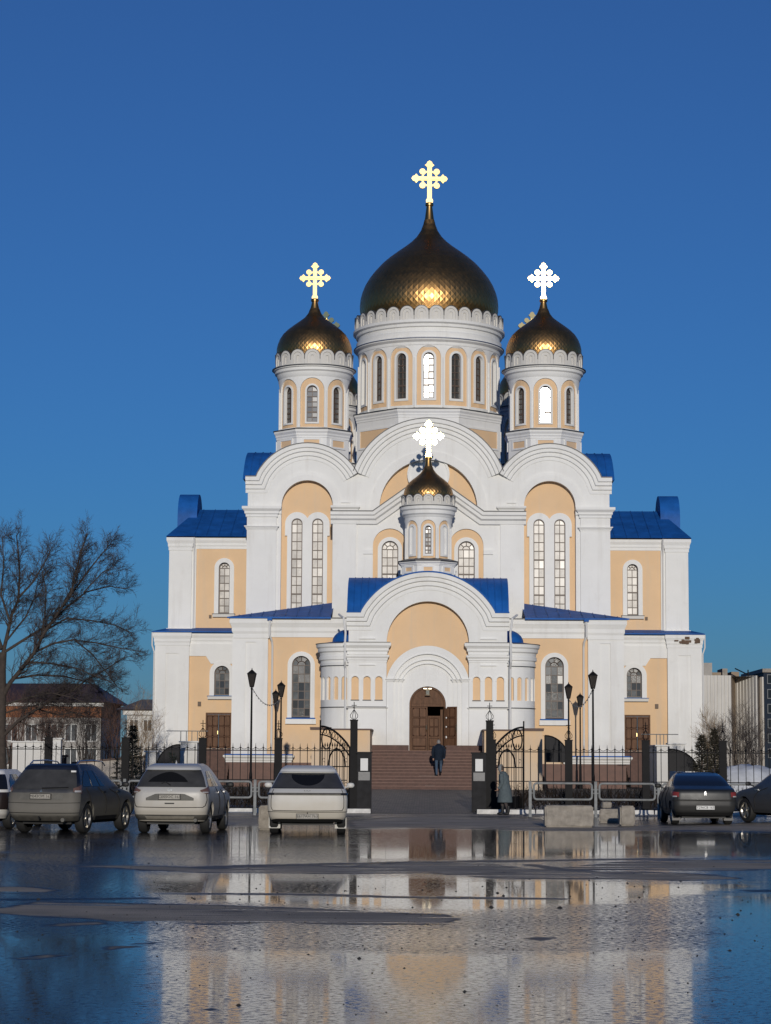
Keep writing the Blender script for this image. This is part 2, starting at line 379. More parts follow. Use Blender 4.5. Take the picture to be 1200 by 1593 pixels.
def lot():
    rows_ = [1262.0 + i * 1.25 for i in range(275)]; xs = np.arange(-19.0, 19.01, .16); V = []; D = []
    def sd(px, py, poly):
        P = np.array(poly, float); X, Y = px / 7.0, py; d = np.full(px.shape, 1e9); ins = np.zeros(px.shape, bool)
        for i in range(len(P)):
            x0, y0 = P[i][0] / 7.0, P[i][1]; x1, y1 = P[(i + 1) % len(P)][0] / 7.0, P[(i + 1) % len(P)][1]
            t = np.clip(((X - x0) * (x1 - x0) + (Y - y0) * (y1 - y0)) / ((x1 - x0) ** 2 + (y1 - y0) ** 2 + 1e-9), 0, 1)
            d = np.minimum(d, np.hypot(X - x0 - t * (x1 - x0), Y - y0 - t * (y1 - y0)))
            c = ((y0 > Y) != (y1 > Y)); xi = x0 + (Y - y0) * (x1 - x0) / (y1 - y0 + 1e-12); ins ^= c & (X < xi)
        return np.where(ins, d, -d)
    r0 = ray(667, 1182); V = []; PX = []; PY = []
    Mi = CAMM.transposed()
    for py in rows_:
        Y = gnd(600, py).y
        for x in xs:
            V.append((x, Y, 0)); q = Mi @ Vector((x, Y, -EYE)); PX.append(CX + F * q.x / -q.z); PY.append(CY - F * q.y / -q.z)
    PX, PY = np.array(PX), np.array(PY); D = np.full(len(V), -9.0)
    for poly in DRYP: D = np.maximum(D, sd(PX, PY, poly))
    T = np.full(len(V), -9.0); Pl = np.full(len(V), -30.0)
    for poly in TARP: T = np.maximum(T, sd(PX, PY, poly))
    for poly in POOLP: Pl = np.maximum(Pl, sd(PX, PY, poly))
    k = len(xs); me = bpy.data.meshes.new('parking_lot'); nV = len(V)
    fs = [(i * k + j, i * k + j + 1, (i + 1) * k + j + 1, (i + 1) * k + j) for i in range(len(rows_) - 1) for j in range(k - 1)]
    yn, yf_, xl_ = V[-1][1], V[0][1], xs[-1]
    V += [(-70, -40, 0), (70, -40, 0), (70, yn, 0), (-70, yn, 0), (-70, yn, 0), (-xl_, yn, 0), (-xl_, yf_, 0), (-70, yf_, 0), (xl_, yn, 0), (70, yn, 0), (70, yf_, 0), (xl_, yf_, 0)]
    fs += [(nV, nV + 1, nV + 2, nV + 3), (nV + 4, nV + 5, nV + 6, nV + 7), (nV + 8, nV + 9, nV + 10, nV + 11)]
    me.from_pydata(V, [], fs); a = me.attributes.new('dry', 'FLOAT', 'POINT')
    vals = np.concatenate([np.clip(.5 + D / 13.0, 0, 1), np.full(12, .15)]); vals = np.maximum(vals, 0); a.data.foreach_set('value', vals.astype(np.float32))
    for nm, arr, dv, fill in (('tar', T, 12.0, 0), ('pool', Pl, 36.0, .3)):
        a = me.attributes.new(nm, 'FLOAT', 'POINT'); a.data.foreach_set('value', np.concatenate([np.clip(.5 + arr / dv, 0, 1), np.full(12, fill)]).astype(np.float32))
    me.materials.append(lot_mat()); o = bpy.data.objects.new('parking_lot', me); COL.objects.link(o); o['kind'] = 'structure'
lot()
# small stones and grit scattered on the lot
gr = MB()
for i in range(420):
    px, py = random.uniform(20, 1190), random.choice([random.uniform(1365, 1480), random.uniform(1330, 1593)])
    if px < 200 and random.random() < .6: continue
    p = gnd(px, py); s = random.uniform(.003, .010) * (2.2 if random.random() < .04 else 1) * min(1.6, p.y / 22)
    a = random.uniform(0, pi)
    m = Matrix.Translation(p) @ Matrix.Rotation(a, 4, 'Z')
    gr.add([m @ Vector(v) for v in ((-s * 1.4, -s, 0), (s, -s * .8, 0), (s * 1.3, s, 0), (-s, s * .9, 0), (-s * .4, -s * .2, s), (s * .5, s * .1, s * .8))],
           [(0, 1, 5, 4), (1, 2, 5), (2, 3, 4, 5), (3, 0, 4)])
tag(gr.build('grit', mat('dark_grit', (.03, .028, .025), .8)), kind='stuff')

# paved walk from the gate to the steps
def paver_mat():
    m = bpy.data.materials.new('grey_pavers'); m.use_nodes = True; n = m.node_tree.nodes; l = m.node_tree.links; b = n['Principled BSDF']
    tc = n.new('ShaderNodeTexCoord'); br = n.new('ShaderNodeTexBrick'); br.inputs['Scale'].default_value = 1
    br.inputs['Brick Width'].default_value = .2; br.inputs['Row Height'].default_value = .4; br.inputs['Mortar Size'].default_value = .012
    br.inputs['Color1'].default_value = (.07, .064, .058, 1); br.inputs['Color2'].default_value = (.15, .125, .105, 1); br.inputs['Mortar'].default_value = (.02, .02, .02, 1)
    l.new(tc.outputs['Object'], br.inputs['Vector']); l.new(br.outputs['Color'], b.inputs['Base Color']); b.inputs['Roughness'].default_value = .6
    bp = n.new('ShaderNodeBump'); bp.inputs['Strength'].default_value = .4; bp.inputs['Distance'].default_value = .01; l.new(br.outputs['Fac'], bp.inputs['Height']); bp.invert = True
    l.new(bp.outputs[0], b.inputs['Normal']); return m
pw = MB(); py_ = [75.6, 77.2, 83, 89, 95, 101.2, 108]
for i in range(len(py_) - 1):
    pw.add([(-5.0, py_[i], gz(py_[i]) + .004), (5.0, py_[i], gz(py_[i]) + .004), (5.0, py_[i + 1], gz(py_[i + 1]) + .004), (-5.0, py_[i + 1], gz(py_[i + 1]) + .004)], [(0, 1, 2, 3)])
pw.build('paved_walk', paver_mat(), kind='structure')

# ------------------------------------------------------------------ the church
CH = tag(empty('church', (0, 0, 0)), 'white and peach church with gilded onion domes, gold crosses and blue roofs', 'church')
YP, YB, YD, YC, YWL, YWU, YM, YT, YR, YQ = 108.0, 112.0, 114.5, 117.0, 122.0, 123.0, 127.7, 121.0, 134.5, 112.5
YBACK = 139.0

unit_pane = {}
def window(loc, rz, hw, h, cols, rows, glass, single=True, zs=None, fan=True, sill=None, bar=.035, tilt=.5, slab=()):
    """arched window in its own frame: x across, z up from the sill, facing -y"""
    W = empty('window', loc, rz, CH)
    zs = h - hw if zs is None else zs
    def zarc(x): return zs + (h - zs) * sqrt(max(0, 1 - (x / hw) ** 2))
    xsb = [-hw + 2 * hw * i / cols for i in range(cols + 1)]
    zsb = [zs * i / rows for i in range(rows + 1)]
    cells = []
    for i in range(cols):
        for j in range(rows):
            cells.append([(xsb[i], zsb[j]), (xsb[i + 1], zsb[j]), (xsb[i + 1], zsb[j + 1]), (xsb[i], zsb[j + 1])])
    fb = MB()
    if fan and hw > .3:
        ri = hw * .45; k = 4
        inner = [(ri * cos(pi - pi * t / 8), zs + (h - zs) * .45 * sin(pi * t / 8)) for t in range(9)]
        cells.append(inner)
        for q in range(k):
            a0, a1 = pi - pi * q / k, pi - pi * (q + 1) / k
            o = [(hw * cos(a0 + (a1 - a0) * t / 4), zs + (h - zs) * sin(a0 + (a1 - a0) * t / 4)) for t in range(5)]
            n_ = [(ri * cos(a0 + (a1 - a0) * t / 4), zs + (h - zs) * .45 * sin(a0 + (a1 - a0) * t / 4)) for t in range(5)]
            cells.append(o + n_[::-1])
            if q: fb.tube([(n_[0][0], 0, n_[0][1]), (o[0][0], 0, o[0][1])], bar / 2, 4)
        fb.tube([(p[0], 0, p[1]) for p in inner], bar / 2, 4)
    else:
        for i in range(cols):
            xa, xb = xsb[i], xsb[i + 1]
            cells.append([(xa, zs), (xb, zs)] + [(xb + (xa - xb) * t / 6, zarc(xb + (xa - xb) * t / 6)) for t in range(7) if zarc(xb + (xa - xb) * t / 6) > zs + .005])
    joined = MB()
    for c in cells:
        if len(c) < 3: continue
        mx = sum(p[0] for p in c) / len(c); mz = sum(p[1] for p in c) / len(c)
        tx, tz = R(random.gauss(0, tilt)), R(random.gauss(0, tilt))
        vs = [(p[0], .03 + (p[0] - mx) * tan(tz) + (p[1] - mz) * tan(tx), p[1]) for p in c]
        if single:
            gm = random.choice((GLASSW, GLASSW2, GLASSW2, GLASSW3)) if glass is GLASSW else (random.choice((GLASS, GLASS2, GLASS2) if mz > h * .55 else (GLASS, GLASS3, GLASS)) if glass is GLASS else glass)
            MB().add(vs, [tuple(range(len(vs)))]).build('pane', gm, W, fix=False)
        else: joined.add(vs, [tuple(range(len(vs)))])
    if not single: joined.build('pane', glass, W, fix=False)
    for x in xsb[1:-1]: fb.box(x - bar / 2, x + bar / 2, -.02, .02, 0, zs if (fan and hw > .3) else zarc(x))
    for i, z in enumerate(zsb[1:]):
        b2 = bar * (2.0 if i in slab else 1); fb.box(-hw, hw, -.025, .022, z - b2 / 2, z + b2 / 2)
    fb.plate(ring(0, hw, hw - .05, 0, h, h - .05, zs, zs), (), -.03, .05)
    fb.box(-hw, hw, -.031, .05, 0, .06)
    fb.build('frame', FRAME, W)
    if sill:
        MB().box(-sill, sill, -.42, -.1, -.22, -.06).build('sill', WHITE, W)
        MB().box(-sill - .03, sill + .03, -.46, -.1, -.058, -.03).build('sill_flashing', BLUE if hw > .35 else DKLINE, W)
    return W

def part(mb, name, m, smooth=None, parent=None): return mb.build(name, m, parent or CH, smooth)
def both(fn):
    for s in (-1, 1): fn(s)
def drip(x0, x1, y0, y1, z, o, parent=None):
    part(MB().cornice(x0, x1, y0, y1, [(0, z + .002), (o, z + .002), (o, z + .045), (0, z + .07)]), 'drip_edge', DKLINE)

# ---- narthex block B
hB = hx(302, 1000, YB); zE = zc(963, YB); zEo = zc(992, YB)
wcx = hx(197, 1070, YB); whw = hx(14.5, 1070, YB); wz0, wz1 = zc(1116, YB), zc(1021, YB)
wall = MB().plate([(-hB, ZG - .3), (hB, ZG - .3), (hB, zE - .02), (-hB, zE - .02)],
                  [arch(s * wcx, whw + .16, wz0 - .1, wz1 + .16) for s in (-1, 1)], YB, YB + .5)
wall.box(-hB, -hB + .02, YB + .005, YC + .5, ZG - .3, zE - .03).box(hB - .02, hB, YB + .005, YC + .5, ZG - .3, zE - .03)
part(wall, 'narthex_wall', PEACH)
part(MB().cornice(-hB, hB, YB, YC + .3, cprof(zEo, zE, .22)), 'cornice', WHITE); drip(-hB, hB, YB, YC + .3, zE, .27)
for s in (-1, 1):
    x0, x1 = sorted((s * hx(249, 1080, YB), s * hB))
    pz = zc(985, YB)
    pil = MB().plate([(x0 - (.0 if s > 0 else .06), zc(1187, YB)), (x1 + (.06 if s > 0 else 0), zc(1187, YB)), (x1 + (.06 if s > 0 else 0), zEo - .003), (x0 - (.0 if s > 0 else .06), zEo - .003)],
                     [[((x0 + x1) / 2 - .26, zc(1165, YB)), ((x0 + x1) / 2 + .26, zc(1165, YB)), ((x0 + x1) / 2 + .26, zc(1000, YB)), ((x0 + x1) / 2 - .26, zc(1000, YB))]], YB - .22, YB + .02)
    pil.box((x0 + x1) / 2 - .3, (x0 + x1) / 2 + .3, YB - .15, YB - .1, zc(1166, YB), zc(999, YB))
    xo = s * (hB + .06); pil.box(min(xo, xo - s * .07), max(xo, xo - s * .07), YB - .2, YB + 1.4, zc(1187, YB), zEo - .004)
    part(pil, 'pilaster', WHITE)
    part(MB().cornice(x0 + .02, x1 + .0, YB - .22, YB + .3, cprof(zc(994, YB), zE - .006, .20)), 'capital', WHITE)
    # plinth: tiled base with white ledge and blue flashing
    a, b = sorted((s * hx(112, 1200, YB), s * (hB + .12)))
    part(MB().box(a, b, YB - .38, YB + .2, ZG - .3, zc(1187, YB) - .003), 'plinth', BRICKP)
    a2, b2 = sorted((s * hx(212, 1180, YB), s * (hB + .25)))
    part(MB().cornice(a2, b2, YB - .4, YB + .1, cprof(zc(1187, YB), zc(1176, YB), .18)), 'plinth_ledge', WHITE)
    part(MB().box(a2 - .1, b2 + .1, YB - .62, YB, zc(1176, YB) + .003, zc(1176, YB) + .06), 'ledge_flashing', BLUE)
    cx = s * wcx
    part(MB().plate(ring(cx, whw + .22, whw, wz0 - .12, wz1 + .22, wz1), (), YB - .1, YB + .3), 'window_surround', WHITE)
    part(MB().box(cx - whw - .3, cx + whw + .3, YB - .2, YB + .02, zc(1127, YB), zc(1119, YB)), 'window_apron', WHITE)
    window((cx, YB + .2, wz0), 0, whw, wz1 - wz0, 3, 6, GLASS, slab=(1,), sill=None)
    part(MB().box(cx - whw - .26, cx + whw + .26, YB - .24, YB - .0, wz0 - .1, wz0 - .04), 'sill_flashing', BLUE)
# hipped lean-to roof of the narthex
zH = zE + (YC - YB) * .245
for s in (-1, 1):
    xo, xi = hB + .32, hx(147, 940, YD)
    n_ = 9; y0 = YB - .48; z0_ = zE + .05
    dep = YC - y0
    for i in range(n_):
        xa, xb = xo + (xi - xo) * i / n_, xo + (xi - xo) * (i + 1) / n_ + .02
        da, db = min(dep, xo - xa), min(dep, xo - xb)
        k = (zH - z0_) / dep
        rp = MB().add([(s * xa, y0, z0_), (s * xb, y0, z0_), (s * xb, y0 + db, z0_ + k * db), (s * xa, y0 + da, z0_ + k * da)], [(0, 1, 2, 3)] if da > 0 else [(0, 1, 2)])
        rp.tube([(s * xb, y0 - .01, z0_ + .02), (s * xb, y0 + db, z0_ + k * db + .02)], .022, 4)
        part(rp, 'roof_panel', BLUE)
    part(MB().add([(s * xo, y0, z0_), (s * (xo - dep), y0 + dep, zH), (s * xo, YC + .5, z0_)], [(0, 1, 2)]), 'roof_side', BLUE)
    part(MB().box(min(s * xo, s * xi), max(s * xo, s * xi), y0 - .03, y0, zE - .02, z0_ + .004), 'roof_edge', BLUE)

# ---- gabled middle block D
hD = hx(149, 860, YD); zD = zc(797, YD); xk = hx(86, 795, YD); zA = zc(736, YD)
dcx, dhw = hx(59.5, 870, YD), hx(13, 870, YD); dz1, dz0 = zc(841, YD), zc(918, YD)
gab = [(-hD, zE - 1), (hD, zE - 1), (hD, zD), (xk, zD), (0, zA), (-xk, zD), (-hD, zD)]
oa = hx(26.5, 860, YD)
part(MB().plate(gab, [arch(s * dcx, oa, zc(940, YD), zc(822, YD)) for s in (-1, 1)], YD, YC + .2), 'middle_wall', WHITE)
for s in (-1, 1):
    part(MB().plate(arch(s * dcx, oa + .02, zc(941, YD), zc(822, YD) + .02), [arch(s * dcx, dhw + .16, dz0, dz1 + .18)], YD + .14, YD + .4), 'arched_recess', PEACH)
    part(MB().plate(ring(s * dcx, dhw + .2, dhw, dz0, dz1 + .2, dz1), (), YD + .08, YD + .35), 'window_surround', WHITE)
    window((s * dcx, YD + .28, dz0), 0, dhw, dz1 - dz0, 3, 5, GLASSW, slab=(1,))
    part(MB().box(min(s * (dcx + oa), s * (dcx + oa + .5)), max(s * (dcx + oa), s * (dcx + oa + .5)), YD - .09, YD + .02, zc(862, YD), zc(855, YD)), 'impost', WHITE)
    x0, x1 = sorted((s * hx(112, 860, YD), s * (hD - .02)))
    part(MB().box(x0, x1, YD - .12, YD + .02, zE - .9, zD - .62), 'pilaster', WHITE)
path = [(-hD - .1, zD), (-xk, zD), (0, zA), (xk, zD), (hD + .1, zD)]
pr = [(0, -.02), (0, .46), (-.16, .46), (-.22, .36), (-.36, .34), (-.44, .2), (-.62, .16), (-.66, .02), (-.66, -.02)]
part(MB().sweep(path, pr, YD), 'gable_cornice', WHITE)
part(MB().sweep(path, [(.002, .5), (.05, .5), (.06, -2.6), (.002, -2.6)], YD), 'gable_roof', DKLINE)

# ---- upper facade C with three gables (zakomary)
hC = hx(281, 760, YC); zv = zc(735, YC); ze = zc(746, YC); bx = hx(188, 740, YC); bhw = hx(78, 740, YC)
zt_s, zt_c = zc(694, YC), zc(655, YC); chw = hx(113, 735, YC)
sideL = arc(-bx, bhw, ze, zt_s, 24); sideR = arc(bx, bhw, ze, zt_s, 24); mid = arc(0, chw, zv, zt_c, 30)
sideL = [p for p in sideL if p[0] < -chw + .02]; sideR = [p for p in sideR if p[0] > chw - .02]
top = [(-hC, ze)] + sideL + mid + sideR + [(hC, ze)]
nhw = hx(40.5, 800, YC); nzt = zc(747, YC); mhw = hx(76, 780, YC)
ncx = hx(188.5, 800, YC)
holes = [arch(s * ncx, nhw, zE - .6, nzt) for s in (-1, 1)]
mzs = zc(790, YC)
holes.append([(-mhw, mzs - .8)] + arc(0, mhw, mzs, mzs + mhw * .995, 24) + [(mhw, mzs - .8)])
part(MB().plate([(-hC, zE - 1), (hC, zE - 1)] + top[::-1], holes, YC, YC + .6), 'upper_wall', WHITE)
part(MB().box(-hC, -hC + .03, YC + .01, YBACK, zE - 1, ze - .02).box(hC - .03, hC, YC + .01, YBACK, zE - 1, ze - .02).box(-hC, hC, YBACK - .03, YBACK, zE - 1, ze - .02), 'nave_wall', WHITE)
# gable mouldings
gpr = [(.10, -.02), (.10, .34), (-.10, .34), (-.14, .24), (-.3, .24), (-.34, .13), (-.52, .13), (-.56, .04), (-.74, .04), (-.74, -.02)]
zlow = [(-hC - .12, ze), (-bx - bhw + .02, ze)]
lp = zlow + sideL[1:]
part(MB().sweep(lp, gpr, YC), 'gable_moulding', WHITE); part(MB().sweep([(-x, z) for (x, z) in lp][::-1], gpr, YC), 'gable_moulding', WHITE)
part(MB().sweep(mid, [(a, b + .012) for a, b in gpr], YC), 'gable_moulding', WHITE)
cap = [(.103, .37), (.15, .37), (.17, -.5), (.103, -.5)]
for pth in (lp, mid, [(-x, z) for (x, z) in lp][::-1]): part(MB().sweep(pth, cap, YC), 'gable_flashing', DKLINE)
# inner archivolts
for s in (-1, 1):
    part(MB().plate(ring(s * ncx, nhw + .42, nhw - .0, zc(800, YC), nzt + .42, nzt, n=28), (), YC - .07, YC + .02), 'archivolt', WHITE)
    part(MB().plate(ring(s * ncx, nhw + .30, nhw - .02, zc(800, YC) - .004, nzt + .30, nzt - .02, n=28), (), YC - .11, YC + .02), 'archivolt', WHITE)
    part(MB().plate(arch(s * ncx, nhw + .05, zE - .7, nzt + .05), [], YC + .42, YC + .5), 'arched_recess', PEACH)
    # paired lancets with a shared white surround
    ph, po = hx(8.7, 870, YC), hx(16.2, 870, YC); pt, pb = zc(806, YC), zE + .25
    sur = [(s * ncx - po * 2.1, pb - .5), (s * ncx - po * 2.1, zc(832, YC)), (s * ncx - po - ph - .34, zc(832, YC))]
    sur += arc(s * ncx - po, ph + .34, pt - ph, pt + .34, 12)[:-2] + arc(s * ncx + po, ph + .34, pt - ph, pt + .34, 12)[2:]
    sur += [(s * ncx + po + ph + .34, zc(832, YC)), (s * ncx + po * 2.1, zc(832, YC)), (s * ncx + po * 2.1, pb - .5)]
    w2 = po + ph + .22
    sur = [(s * ncx - w2, pb - .5), (s * ncx - w2, zc(833, YC)), (s * ncx - po - ph - .34, zc(833, YC))] + arc(s * ncx - po, ph + .34, pt - ph, pt + .34, 12)[:-2] + \
          arc(s * ncx + po, ph + .34, pt - ph, pt + .34, 12)[2:] + [(s * ncx + po + ph + .34, zc(833, YC)), (s * ncx + w2, zc(833, YC)), (s * ncx + w2, pb - .5)]
    part(MB().plate(sur, [arch(s * ncx + k * po, ph, pb, pt) for k in (-1, 1)], YC + .24, YC + .46), 'window_surround', WHITE)
    for k in (-1, 1): window((s * ncx + k * po, YC + .37, pb), 0, ph, pt - pb, 2, 11, GLASSW, slab=(2, 6))
    # corner pilaster and its double capital
    x0, x1 = sorted((s * hx(236, 800, YC), s * (hC + .02)))
    part(MB().box(x0, x1, YC - .14, YC + .3, zE - .5, zc(790, YC)), 'pilaster', WHITE)
    part(MB().cornice(x0, x1, YC - .14, YC + .35, cprof(zc(805, YC), zc(789, YC), .26)), 'capital', WHITE)
    part(MB().cornice(x0, x1, YC - .14, YC + .35, cprof(zc(825, YC), zc(819, YC), .14)), 'capital', WHITE)
    xa, xb = sorted((s * hx(112, 795, YC), s * hx(146, 795, YC)))
    part(MB().cornice(xa, xb, YC - .06, YC + .1, cprof(zc(799, YC), zc(787, YC), .2)), 'capital', WHITE)
    xa, xb = sorted((s * hx(122, 783, YC), s * hx(144, 783, YC)))
    part(MB().box(xa, xb, YC - .08, YC + .02, zc(782.5, YC), zc(780.5, YC)), 'string_course', WHITE)
part(MB().plate([(-mhw - .05, mzs - .9)] + arc(0, mhw + .05, mzs, mzs + (mhw + .05) * .995, 24) + [(mhw + .05, mzs - .9)], [], YC + .45, YC + .55), 'arched_recess', PEACH)
part(MB().plate([(-mhw - .5, mzs - .2)] + arc(0, mhw + .5, mzs - .2, mzs + mhw + .45, 30) + [(mhw + .5, mzs - .2)] + [(mhw, mzs - .2)] + arc(0, mhw, mzs - .2, mzs + mhw - .01, 30)[::-1] + [(-mhw, mzs - .2)], (), YC - .07, YC + .02), 'archivolt', WHITE)
mr_ = hx(33, 735, YC)
md = [(mr_ * sin(2 * pi * i / 40), zc(737, YC) + mr_ * cos(2 * pi * i / 40)) for i in range(40)]
part(MB().plate(md, (), YC + .2, YC + .46), 'medallion', WHITE)
md2 = [(x * .9, (z - zc(737, YC)) * .9 + zc(737, YC)) for x, z in md]
part(MB().plate(md, [md2], YC + .13, YC + .21), 'medallion_rim', WHITE)
# barrel roofs behind the gables
def barrel(pth, y0, y1, off, n=1):
    mb = MB(); k = len(pth)
    vs = [(x, y, z + off) for y in (y0, y1) for (x, z) in pth]
    mb.add(vs, [(i, i + 1, k + i + 1, k + i) for i in range(k - 1)]); return mb
part(barrel(mid, YC + .3, YBACK, .06), 'vault_roof', BLUE, 40)
part(barrel(sideL, YC + .3, YBACK, .05), 'vault_roof', BLUE, 40); part(barrel(sideR, YC + .3, YBACK, .05), 'vault_roof', BLUE, 40)
for s in (-1, 1):                              # vaults that end in the side gables
    yc_, hy = YC + 4.3, 4.1; zr = zc(706, yc_); k = 7
    xo, xi = hC + .3, hC - 2.6
    prof = arc(yc_, hy, ze + .02, zr, 18)
    for i in range(k):
        xa, xb = xo + (xi - xo) * i / k, xo + (xi - xo) * (i + 1) / k + .012
        mb = MB(); n_ = len(prof)
        mb.add([(s * x, y, z) for x in (xa, xb) for (y, z) in prof], [(j, j + 1, n_ + j + 1, n_ + j) for j in range(n_ - 1)])
        mb.tube([(s * xb, y, z + .015) for (y, z) in prof], .02, 4)
        part(mb, 'roof_panel', BLUE, 40)
    part(MB().add([(s * (xo - .02), y, z) for (y, z) in prof], [tuple(range(len(prof)))]), 'side_gable', WHITE)

# ---- wings (transept arms), two storeys
zl = zc(986, YWL); hL = hx(423, 1000, YWL)
for s in (-1, 1):
    xin = 5.0
    # lower storey
    x0, x1 = sorted((s * xin, s * hL))
    wz0, wz1 = zc(1083, YWL), zc(1037, YWL); wx = s * hx(320.5, 1060, YWL); wh = hx(11.8, 1060, YWL)
    dx, dh = s * hx(326, 1140, YWL), hx(20, 1140, YWL); dz0, dz1 = zc(1166, YWL), zc(1110, YWL)
    wl = MB().plate([(x0, ZG - .3), (x1, ZG - .3), (x1, zl - .02), (x0, zl - .02)],
                    [arch(wx, wh + .1, wz0 - .05, wz1 + .1), [(dx - dh, dz0), (dx + dh, dz0), (dx + dh, dz1), (dx - dh, dz1)]], YWL, YWL + .5)
    xe = s * hL; wl.box(min(xe, xe - s * .03), max(xe, xe - s * .03), YWL + .01, YWL + 11, ZG - .3, zl - .02)
    part(wl, 'wing_wall', PEACH)
    part(MB().cornice(x0, x1, YWL, YWL + 11, cprof(zc(1003, YWL), zl, .14)), 'cornice', WHITE)
    # white frieze with a drop over the window
    f0, f1, fw = zc(1022, YWL), zc(1003, YWL), hx(22, 1030, YWL)
    part(MB().plate([(x0, f1 + .01), (x0, f0), (wx - fw * 1.15, f0), (wx - fw * .8, f0 - .42), (wx + fw * .8, f0 - .42), (wx + fw * 1.15, f0), (x1, f0), (x1, f1 + .01)], (), YWL - .09, YWL + .02), 'frieze', WHITE)
    p0, p1 = sorted((s * hx(372, 1080, YWL), s * (hL + .04)))
    pm = (p0 + p1) / 2
    part(MB().plate([(p0, ZG - .3), (p1, ZG - .3), (p1, zc(1003, YWL) - .004), (p0, zc(1003, YWL) - .004)], [[(pm - .34, 2.0), (pm + .34, 2.0), (pm + .34, zc(1018, YWL)), (pm - .34, zc(1018, YWL))]], YWL - .24, YWL + .03), 'pilaster', WHITE)
    part(MB().box(pm - .38, pm + .38, YWL - .18, YWL - .12, 1.95, zc(1017, YWL)), 'pilaster_panel', WHITE)
    xe2 = s * (hL + .04); part(MB().box(min(xe2, xe2 - s * .05), max(xe2, xe2 - s * .05), YWL - .22, YWL + 1.5, ZG - .3, zc(1003, YWL) - .004), 'pilaster_side', WHITE)
    part(MB().cornice(p0, p1, YWL - .24, YWL + .3, cprof(zc(1006, YWL), zl - .005, .13)), 'capital', WHITE)
    part(MB().plate(ring(wx, wh + .26, wh, wz0 - .02, wz1 + .26, wz1), (), YWL - .12, YWL + .3), 'window_surround', WHITE)
    window((wx, YWL + .18, wz0), 0, wh, wz1 - wz0, 3, 3, GLASS, sill=wh + .34)
    # double door with raised panels
    dr = empty('door', (dx, YWL + .12, dz0), 0, CH)
    MB().plate([(-dh, 0), (dh, 0), (dh, dz1 - dz0), (-dh, dz1 - dz0)], [[(-dh + .07, .0001), (dh - .07, .0001), (dh - .07, dz1 - dz0 - .08), (-dh + .07, dz1 - dz0 - .08)]], -.06, .08).build('door_frame', DOORW, dr)
    hh = dz1 - dz0 - .09
    for k in (-1, 1):
        a, b = sorted((k * .01, k * (dh - .075)))
        MB().box(a, b, 0, .06, .01, hh).build('door_leaf', DOORW, dr)
        for c in range(2):
            for r_ in range(3):
                cw = (b - a - .1) / 2; xa = a + .03 + c * (cw + .04); za = .12 + r_ * (hh - .15) / 3
                MB().plate([(xa + .04, za), (xa + cw - .04, za), (xa + cw, za + .05), (xa + cw, za + (hh - .15) / 3 - .13), (xa + cw - .04, za + (hh - .15) / 3 - .08), (xa + .04, za + (hh - .15) / 3 - .08), (xa, za + (hh - .15) / 3 - .13), (xa, za + .05)], (), -.03, .0).build('door_panel', DOORW, dr)
                MB().box(xa - .022, xa + cw + .022, -.012, .0, za - .022, za + (hh - .15) / 3 - .058).build('panel_border', DOORD, dr)
    MB().box(-.05, -.02, -.1, -.03, hh * .42, hh * .52).build('handle', mat('brass', (.6, .45, .2), .3, 1), dr)
    part(MB().box(dx - s * (-dh - .35) - .09, dx - s * (-dh - .35) + .09, YWL - .1, YWL + .01, zc(1100, YWL), zc(1093, YWL)), 'wall_lamp', LAMPB)
    # flight of brown steps to the side door
    for k in range(11):
        zt = dz0 - .02 - k * .178
        part(MB().box(dx - .95 if s < 0 else dx - .85, dx + .85 if s < 0 else dx + .95, YWL - .95 - (k + 1) * .32, YWL - .95 - k * .32 - (-.02 if k else -.94), ZG - .2, zt), 'step', GRANITE)
    if s > 0:
        for k in range(16):
            px_, py__ = random.uniform(1052, 1088), random.uniform(992, 1000); q = at(px_, py__, YWL - .5); w_ = random.uniform(.05, .2); h_ = random.uniform(.03, .08)
            part(MB().box(q.x - w_, q.x + w_, YWL - .42 + k * .0021, YWL - .3, q.z - h_, q.z + h_), 'exposed_brick', mat('exposed_brick', (.14, .09, .06), .9, 0, .4, 8))
    # blue ledge roof between the storeys
    zr2 = zc(981, YWU); hU = hx(402, 900, YWU)
    xe_, xi_ = s * (hL + .2), s * hU; ye_ = YWL - .42
    part(MB().add([(s * xin, ye_, zl + .012), (xe_, ye_, zl + .012), (xe_, YWL + 11, zl + .012), (s * xin, ye_, zl + .07), (xe_, ye_, zl + .07), (xe_, YWL + 11, zl + .07), (s * xin, YWU, zl + .34), (xi_, YWU, zl + .34), (xi_, YWL + 11, zl + .34)],
                  [(0, 1, 4, 3), (1, 2, 5, 4), (3, 4, 7, 6), (4, 5, 8, 7)]), 'ledge_roof', BLUE)
    # upper storey
    zu = zc(838, YWU); x0, x1 = sorted((s * xin, s * hU))
    uz0, uz1 = zc(955, YWU), zc(876, YWU); ux, uh = s * hx(317.5, 915, YWU), hx(8.6, 915, YWU)
    wu = MB().plate([(x0, zl - .3), (x1, zl - .3), (x1, zu - .02), (x0, zu - .02)], [arch(ux, uh + .1, uz0 - .05, uz1 + .1)], YWU, YWU + .5)
    xe = s * hU; wu.box(min(xe, xe - s * .03), max(xe, xe - s * .03), YWU + .01, YWU + 9.4, zl - .3, zu - .02)
    part(wu, 'wing_wall', PEACH)
    part(MB().cornice(x0, x1, YWU, YWU + 9.4, cprof(zc(855, YWU), zu, .16)), 'cornice', WHITE); drip(x0, x1, YWU, YWU + 9.4, zu, .2)
    p0, p1 = sorted((s * hx(368, 900, YWU), s * (hU + .04)))
    part(MB().box(p0, p1, YWU - .26, YWU + 1.3, zl + .12, zc(855, YWU) - .004), 'pilaster', WHITE)
